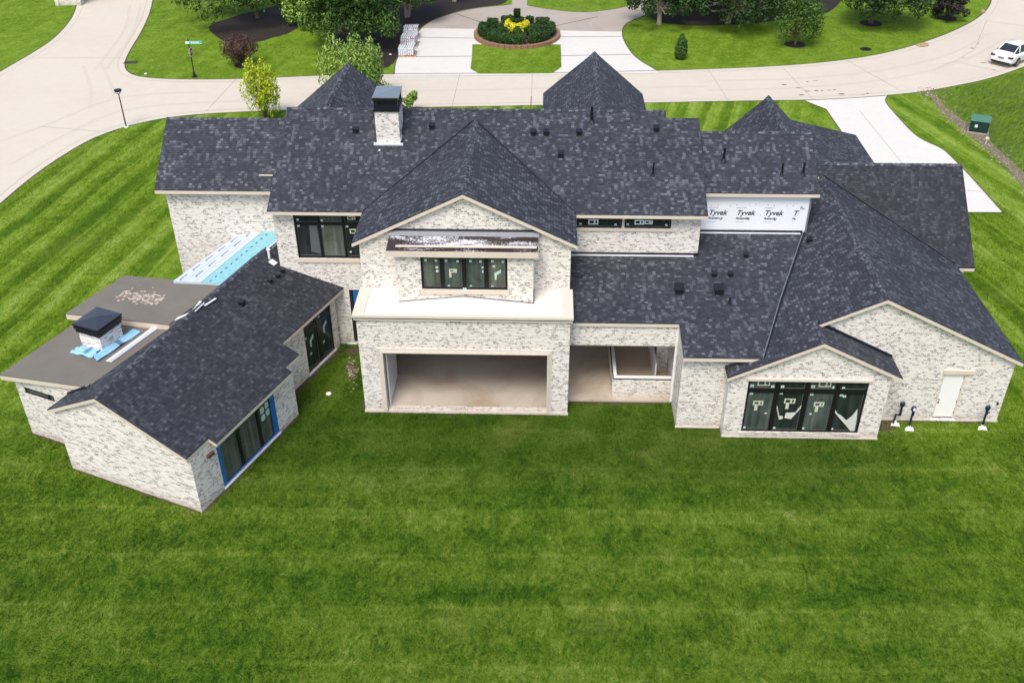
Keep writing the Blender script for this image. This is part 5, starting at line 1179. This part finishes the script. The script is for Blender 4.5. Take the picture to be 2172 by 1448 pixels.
tree(1470, 10, 9, 4.0, 'dense dark tree between the two pale trunk trees', 'deep', n=10000, size=.19, seed=9, crown_lo=.14, skirt=12, lobes=22, group=BG)
tree(1686, 96, 4.5, 2.3, 'small round green tree in a black mulch ring on the right lawn', 'green', n=4200, seed=10, crown_lo=.22, trunk_r=.08, lobes=30, size=.14, skirt=5, squash=1.3)
tree(1847, 50, 7.5, 4.2, 'spreading dark green tree with leaning trunk in a mulch ring', 'deep', n=13000, size=.19, seed=11, crown_lo=.27, trunk_r=.2, lobes=26, lean=(.7, -.6), skirt=13, group=BG)
tree(2009, 41, 2.5, 1.75, 'low near-black leafed tree in a mulch ring near the street bend', 'dark', n=4200, seed=12, crown_lo=.22, trunk_r=.08, lobes=14, size=.14, skirt=7, name='maple_tree', cat='tree')
tree(1760, -20, 9, 4.0, 'dark tree above the spreading tree at top right', 'deep', n=3500, seed=13, crown_lo=.2, group=BG)
tree(757, 222, 5.3, 2.85, 'bright leafy tree behind the left street gable', 'light', n=12000, seed=15, crown_lo=.06, trunk_r=.12, lobes=50, size=.135, squash=2.4, droop=-.5, skirt=10)
tree(872, 238, 1.9, .75, 'low green shrub behind the ridge right of the tall chimney', 'light', n=900, seed=16, crown_lo=.05, trunk_r=.04, lobes=8, size=.14, name='shrub', cat='shrub')
tree(563, 256, 4.6, 1.6, 'upright yellow green young tree behind the left wing roof', 'yellow', n=5000, seed=17, crown_lo=.05, trunk_r=.05, lobes=40, size=.11, squash=2.6, name='young_tree', cat='tree', droop=-.5)
tree(514, 138, 2.4, 1.75, 'purple brown smoke bush in a small mulch ring', 'smoke', n=5200, seed=18, crown_lo=.14, trunk_r=.08, lobes=34, size=.085, squash=1.3, stems=3, name='smoke_bush', cat='bush')
tree(1190, 222, 2.7, 1.0, 'sparse pale yellow sapling behind the middle street gable', 'pale', n=420, seed=19, crown_lo=.1, trunk_r=.03, lobes=12, size=.12, name='sapling', cat='sapling')
# conical shrub
c = G(1443, 126); t = empty('conical_shrub', (c[0], c[1], 0), 'small upright conical evergreen alone on the right lawn', 'shrub')
mb = MB(); mb.tube([(0, 0, 0), (0, 0, 1.2)], [.06, .02], 6); mb.build('trunk', M['bark'], t)
mb = MB(); leaves(mb, [(0, 0, .55, .55, .55, .5), (0, 0, 1.0, .52, .52, .5), (.03, 0, 1.4, .42, .42, .45), (0, 0, 1.8, .25, .25, .35)], 2600, .12, random.Random(5), .6, -.5); mb.build('crown', LEAF['green'], t)

# round bed in the drive loop
BX, BY, BR = 5.32, 55.6, 3.95
t = empty('planter_bed', (BX, BY, 0), 'round raised bed with brown brick edging in the drive loop', 'planter bed')
mb = MB(); n = 48
for i in range(n):
    a, b = 2 * math.pi * (i + .04) / n, 2 * math.pi * (i + .96) / n
    p = [(r * math.cos(q), r * math.sin(q)) for r in (BR, BR - .28) for q in (a, b)]
    z = .34
    mb.faces([(p[0][0], p[0][1], 0), (p[1][0], p[1][1], 0), (p[3][0], p[3][1], 0), (p[2][0], p[2][1], 0), (p[0][0], p[0][1], z), (p[1][0], p[1][1], z), (p[3][0], p[3][1], z), (p[2][0], p[2][1], z)], [(0, 1, 5, 4), (1, 2, 6, 5), (2, 3, 7, 6), (3, 0, 4, 7), (4, 5, 6, 7)])
mb.build('brick_edging', M['kerbbrick'], t, bevel=.015)
mb = MB(); mb.poly([((BR - .2) * math.cos(2 * math.pi * i / n), (BR - .2) * math.sin(2 * math.pi * i / n), .27) for i in range(n)]); mb.build('soil', M['soil2'], t)
def hedge(pts, w, h, label, kind='hedge', n=900, size=.09, name='hedge', cat='hedge', group='clipped hedges in the round bed'):
    rr = random.Random(len(pts) * 13 + n + int(w * 100)); mb = MB()
    o = empty(name, (BX + pts[0][0], BY + pts[0][1], .27), label, cat, group)
    core = MB(); lp = [(p[0] - pts[0][0], p[1] - pts[0][1]) for p in pts]
    seg = list(zip(lp, lp[1:])); L = [math.dist(a, b) for a, b in seg]
    core.tube([(p[0], p[1], h * .45) for p in lp], [w * .42] * len(lp), 8)
    core.build('branches', M['bark'], o)
    for _ in range(n):
        k = rr.choices(range(len(seg)), L)[0]; a, b = seg[k]; s_ = rr.random(); d = Vector((b[0] - a[0], b[1] - a[1], 0)); d.normalize() if d.length > 0 else None; nn = Vector((-d.y, d.x, 0))
        th = rr.uniform(-.25, math.pi + .25); q = Vector((lerp(a[0], b[0], s_), lerp(a[1], b[1], s_), 0)) + nn * (w * .5 * math.copysign(abs(math.cos(th)) ** .6, math.cos(th))) + Vector((0, 0, h * .45 + h * .55 * max(-.7, math.copysign(abs(math.sin(th)) ** .6, math.sin(th)))))
        q += Vector((rr.gauss(0, .035), rr.gauss(0, .035), rr.gauss(0, .035) + .05 * noise.noise(q * 3)))
        nr = (nn * math.cos(th) + Vector((0, 0, math.sin(th))) + Vector((rr.gauss(0, .5), rr.gauss(0, .5), rr.gauss(0, .5)))).normalized(); A = nr.orthogonal().normalized(); A.rotate(Matrix.Rotation(rr.uniform(0, 6), 3, nr)); B = nr.cross(A); z = size * rr.uniform(.6, 1.3)
        mb.poly([q - A * z, q + B * z * .6, q + A * z, q - B * z * .6])
    mb.build('foliage', LEAF[kind], o); return o
def arc(r, a0, a1, n=10): return [(r * math.cos(R(lerp(a0, a1, i / n))), r * math.sin(R(lerp(a0, a1, i / n)))) for i in range(n + 1)]
hedge(arc(3.15, 208, 285), .72, .85, 'long front hedge arc along the edging nearest the house', n=4200)
hedge(arc(3.15, 290, 330), .72, .85, 'right front hedge arc of the round bed', n=2400)
hedge(arc(3.1, 335, 372, 6), .7, .85, 'far right hedge arc of the round bed', n=2000)
hedge(arc(3.15, 170, 203), .7, .8, 'left hedge arc of the round bed', n=2000)
hedge([(.9, -1.0), (1.6, -1.5), (2.5, -1.6)], .6, .8, 'diagonal hedge spur right of the centre ball', n=1600)
hedge([(-.9, -1.2), (-1.7, -1.5), (-2.3, -1.2)], .6, .8, 'diagonal hedge spur left of the centre ball', n=1600)
hedge([(1.2, .1), (2.7, .2)], .55, .75, 'straight hedge pointing right in the round bed', n=1200)
hedge([(1.7, 1.5), (2.9, 1.5)], .6, .9, 'rear right hedge block of the round bed', n=1200)
hedge([(-1.4, 1.9), (-.5, 2.2)], .6, .9, 'rear left hedge block next to the golden ring', n=1200)
hedge([(-2.7, 1.4), (-1.8, 1.3)], .6, .85, 'far left rear hedge block of the round bed', n=1100)
hedge([(-1.6, .2), (-.8, .0)], .6, .75, 'short hedge left of the golden ring', n=1000)
hedge([(-2.35, .15), (-2.3, .2)], .5, .6, 'small round clipped bush at the left of the round bed', n=500, name='clipped_bush', cat='bush')
hedge([(-3.0, .75), (-2.95, .9)], .6, .7, 'round clipped bush on the left rim of the bed', n=600, name='clipped_bush', cat='bush')
hedge([(.95, 1.6), (1.3, 2.0)], .55, .95, 'dark clipped bush behind the golden ring at right', n=900, name='clipped_bush', cat='bush')
hedge(arc(.80, 0, 360, 14), .66, 1.05, 'bright golden ring shrub in the middle of the round bed', 'gold', n=3800, size=.10, name='golden_shrub', cat='shrub', group=None)
t = empty('topiary', (BX, BY + .15, .27), 'dark green tiered topiary rising from the golden ring', 'topiary')
mb = MB(); mb.tube([(0, 0, 0), (0, 0, 2.0)], [.06, .04], 6); mb.build('trunk', M['bark'], t)
mb = MB(); leaves(mb, [(0, 0, 1.25, .62, .62, .16)], 900, .10, random.Random(1), .7); mb.build('lower_tier', LEAF['hedge'], t)
mb = MB(); rr = random.Random(9)
for _ in range(900):
    f = rr.randrange(5); a, b = rr.uniform(-.24, .24), rr.uniform(-.24, .24); p = Vector([(a, b, 2.05), (.25, a, 1.8 + b), (-.25, a, 1.8 + b), (a, .25, 1.8 + b), (a, -.25, 1.8 + b)][f]); nr = Vector((rr.gauss(0, 1), rr.gauss(0, 1), rr.gauss(0, 1))).normalized(); A = nr.orthogonal() * .08; B = nr.cross(A) * .7; mb.poly([p - A, p + B, p + A, p - B])
mb.box(-.23, .23, -.23, .23, 1.57, 2.03); mb.build('upper_cube', LEAF['hedge'], t)
t = empty('clipped_ball', (BX + .05, BY - 1.35, .27), 'round clipped green ball in front of the golden ring', 'bush')
mb = MB(); mb.tube([(0, 0, 0), (0, 0, .5)], [.05, .04], 6); mb.build('trunk', M['bark'], t); mb = MB(); leaves(mb, [(0, 0, .52, .36, .36, .52)], 1500, .08, random.Random(3), .8); mb.build('crown', LEAF['green'], t)

# stone gateway at the top left
c = G(150, 12); t = empty('brick_gatehouse', (c[0], c[1], 0), 'pale brick entrance structure cut off at the top left edge', 'gatehouse', None, R(4))
def gwall(name, x0, x1, y0, y1, z1, mat='brick_lime', hole=None):
    mb = MB(); mb.box(x0, x1, y0, y1, 0, z1); return mb.build(name, M[mat], t)
gwall('wall', -1.1, .7, 0, 3.5, 3.4)
gwall('buttress', .702, 1.1, -.15, 2.8, 2.6)
gwall('buttress', -1.45, -1.102, -.1, 3.0, 2.0)
mb = MB(); mb.box(-.62, -.18, -.03, -.002, .9, 2.1); mb.build('window', M['black'], t)
mb = MB(); mb.box(-1.3, 1.2, -.2, 3.7, 3.402, 3.55); mb.build('roof', M['shingle_dark'], t)

# ------------------------------------------------------------------ cars
def car(loc, rz_, paint, label, group):
    t = empty('parked_car', loc, label, 'car', group, rz_)
    pm = plain('car_paint_' + label.split()[0], paint, .22, .03, 2, 0, 0); 
    st_ = [(.0, .72, .42, .80), (.06, .82, .30, .93), (.30, .88, .22, 1.02), (.9, .90, .20, 1.05), (1.5, .90, .20, .99), (2.6, .90, .20, .95), (3.3, .90, .20, .95), (4.0, .87, .22, .84), (4.5, .78, .28, .70), (4.68, .60, .36, .58)]
    def sec(x, w, zb, zt): return [(x, y, z) for y, z in ((0, zt), (w * .62, zt - .005), (w * .86, zt - .05), (w * .97, zt - .16), (w, zt - .32), (w * .99, zb + .14), (w * .93, zb), (0, zb))]
    mb = MB(); rows = []
    for s_ in st_:
        h_ = sec(*s_); full = h_ + [(p[0], -p[1], p[2]) for p in h_[-2:0:-1]]; rows.append(full)
    n = len(rows[0]); b = 0; mb.v = [p for r_ in rows for p in r_]
    for i in range(len(rows) - 1):
        for k in range(n): k2 = (k + 1) % n; mb.f.append((i * n + k, i * n + k2, (i + 1) * n + k2, (i + 1) * n + k)[::-1]); mb.m.append(0)
    mb.f.append(tuple(range(n))); mb.m.append(0); mb.f.append(tuple((len(rows) - 1) * n + k for k in range(n))[::-1]); mb.m.append(0)
    body = mb.build('body', pm, t, smooth=True); sub = body.modifiers.new('s', 'SUBSURF'); sub.levels = 1; sub.render_levels = 2
    # greenhouse
    gh = [(.62, .62, .98, 1.03), (.95, .64, .98, 1.22), (1.35, .64, .98, 1.38), (1.9, .63, .96, 1.43), (2.5, .62, .95, 1.40), (2.9, .62, .94, 1.24), (3.35, .64, .93, .99)]
    mb = MB(); rows = []
    for x, w, zb, zt in gh: rows.append([(x, y, z) for y, z in ((w * .84, zt), (.80, zb), (-.80, zb), (-w * .84, zt))])
    mb.v = [p for r_ in rows for p in r_]
    for i in range(len(rows) - 1):
        for k in range(4): k2 = (k + 1) % 4; mb.f.append((i * 4 + k, i * 4 + k2, i * 4 + 4 + k2, i * 4 + 4 + k)[::-1]); mb.m.append(0)
    mb.f.append((0, 1, 2, 3)); mb.m.append(0); mb.f.append((24, 25, 26, 27)[::-1]); mb.m.append(0)
    mb.build('windows', glass_mat('car_glass', (.015, .02, .025), (.05, .06, .07)), t, smooth=False)
    mb = MB(); rr_ = [(1.28, .56, 1.385), (1.6, .57, 1.43), (1.9, .57, 1.455), (2.2, .56, 1.45), (2.55, .55, 1.41)]
    for (x0, w0, z0), (x1, w1, z1) in zip(rr_, rr_[1:]): mb.faces([(x0, -w0, z0), (x1, -w1, z1), (x1, w1, z1), (x0, w0, z0), (x0, -w0, z0 - .05), (x1, -w1, z1 - .05), (x1, w1, z1 - .05), (x0, w0, z0 - .05)], [(0, 1, 2, 3), (0, 4, 5, 1), (3, 2, 6, 7)])
    mb.build('roof', pm, t, smooth=True)
    mb = MB()
    for s_ in (-1, 1):
        for a, b_ in (((.60, .62, 1.02), (1.35, .555, 1.40)), ((2.5, .545, 1.42), (3.35, .70, .98)), ((1.35, .56, 1.40), (2.5, .55, 1.42)), ((2.0, .56, 1.43), (2.05, .80, .97)), ((1.05, .79, 1.0), (1.4, .57, 1.40))): mb.tube([(a[0], a[1] * s_, a[2]), (b_[0], b_[1] * s_, b_[2])], [.035, .035], 6)
    mb.build('pillar', pm, t, smooth=True)
    for s_ in (-1, 1):
        mb = MB(); mb.box(-.01, .20, min(s_ * .48, s_ * .84), max(s_ * .48, s_ * .84), .70, .84); mb.build('tail_light', plain('tail_lamp', (.08, .01, .012), .2, .2, 6, 0, 0), t, bevel=.03)
        mb = MB(); mb.box(4.40, 4.62, min(s_ * .4, s_ * .72), max(s_ * .4, s_ * .72), .52, .64); mb.build('headlight', M['capmetal'], t, bevel=.03)
    mb = MB(); mb.box(-.035, .01, -.22, .22, .62, .75); mb.build('number_plate', M['capmetal'], t)
    mb = MB(); mb.box(-.02, .1, -.7, .7, .30, .40); mb.build('bumper', M['black'], t, bevel=.02)
    for x in (.95, 3.75):
        for s_ in (-1, 1):
            mb = MB(); mb.tube([(x, s_ * .70, .33), (x, s_ * .93, .33)], [.34, .33], 22); w_ = mb.build('wheel', M['black'], t)
            mb = MB(); mb.tube([(x, s_ * .931, .33), (x, s_ * .94, .33)], [.20, .17], 16); mb.build('rim', M['capmetal'], w_)
    t.scale = (1.15, 1.12, 1.12); return t
car((45.85, 47.85, .02), R(43), (.80, .79, .77), 'white sedan parked at the street edge, rear towards the house', 'cars parked on the street')
car((50.5, 52.4, .02), R(43), (.35, .01, .03), 'red car just entering the right edge behind the white sedan', 'cars parked on the street')

# ------------------------------------------------------------------ grass blades standing on the mown lawn
import numpy as np
rc = lambda a, b, c_, d_: [(a, c_), (b, c_), (b, d_), (a, d_)]
NO_GRASS = [list(road_poly), dl + drr[1:], list(strip), list(rough_poly), rc(-.05, 9.1, -.06, 12), rc(9, 13.85, .95, 12), rc(13.75, 15.8, -.8, 12), rc(15.7, 22.5, -1.4, 12), rc(22.3, 28.1, -.06, 12), [q2(-.03, .03), q2(6.83, .03), q2(6.83, -1.1), q2(12.2, -1.1), q2(12.3, -6), q2(9, -10), q2(1.07, -10.03), q2(1.07, -6.7), q2(-.03, -6.7)]]
def blades(name, x0, x1, y0, y1, n, hmin, hmax, w, seed, label):
    rg = np.random.default_rng(seed); x = rg.uniform(x0, x1, n); y = rg.uniform(y0, y1, n)
    keep = np.ones(n, bool)
    for pg in NO_GRASS:
        c = np.zeros(n, bool)
        for (xa, ya), (xb, yb) in zip(pg, pg[1:] + pg[:1]):
            if ya != yb: c ^= ((ya > y) != (yb > y)) & (x < (xb - xa) * (y - ya) / (yb - ya) + xa)
        keep &= ~c
    x, y = x[keep], y[keep]; n = len(x)
    fx = np.sin(x * .9 + 1.3 * np.sin(y * .7)) + .6 * np.sin(y * 1.7 + x * .4); fy = np.cos(y * 1.1 + 1.1 * np.sin(x * .8)); cl = .5 + .5 * np.sin(x * 2.3 + 2 * np.sin(y * 1.9)) * np.sin(y * 2.9 + 1.5 * np.sin(x * 1.3))
    h = rg.uniform(hmin, hmax, n) * (.7 + .6 * cl); a = rg.uniform(0, 6.283, n); ww = w * rg.uniform(.7, 1.3, n)
    lx = h * (.55 * fx + rg.normal(0, .35, n)); ly = h * (.45 * fy + rg.normal(0, .35, n))
    v = np.empty((n, 3, 3), dtype=np.float32); cx, sx = np.cos(a) * ww, np.sin(a) * ww
    v[:, 0] = np.stack([x - cx, y - sx, np.zeros(n)], 1); v[:, 1] = np.stack([x + cx, y + sx, np.zeros(n)], 1); v[:, 2] = np.stack([x + lx, y + ly, h], 1)
    me = bpy.data.meshes.new(name); me.vertices.add(n * 3); me.vertices.foreach_set('co', v.ravel()); me.loops.add(n * 3); me.loops.foreach_set('vertex_index', np.arange(n * 3, dtype=np.int32))
    me.polygons.add(n); me.polygons.foreach_set('loop_start', np.arange(0, n * 3, 3, dtype=np.int32)); me.update(calc_edges=True); me.validate(); me.materials.append(M['lawn_blades'])
    o = bpy.data.objects.new(name, me); col.objects.link(o); setp(o, label, 'grass', None, 'stuff')
blades('lawn_grass', -14.5, 31.5, -15.5, 1.0, 225000, .045, .085, .016, 1, 'mown green grass in front of the house along the bottom of the photo')
blades('lawn_grass', -31, -14.5, -6, 33, 60000, .045, .075, .022, 2, 'striped mown grass left of the house beside the street')
blades('lawn_grass', 28.1, 37, -2, 30, 36000, .045, .075, .022, 3, 'striped mown grass right of the house beyond the gable wall')
blades('lawn_grass', -4.6, -.05, 1.0, 5.3, 6000, .045, .075, .018, 4, 'dark courtyard grass between the left wing and the centre block')
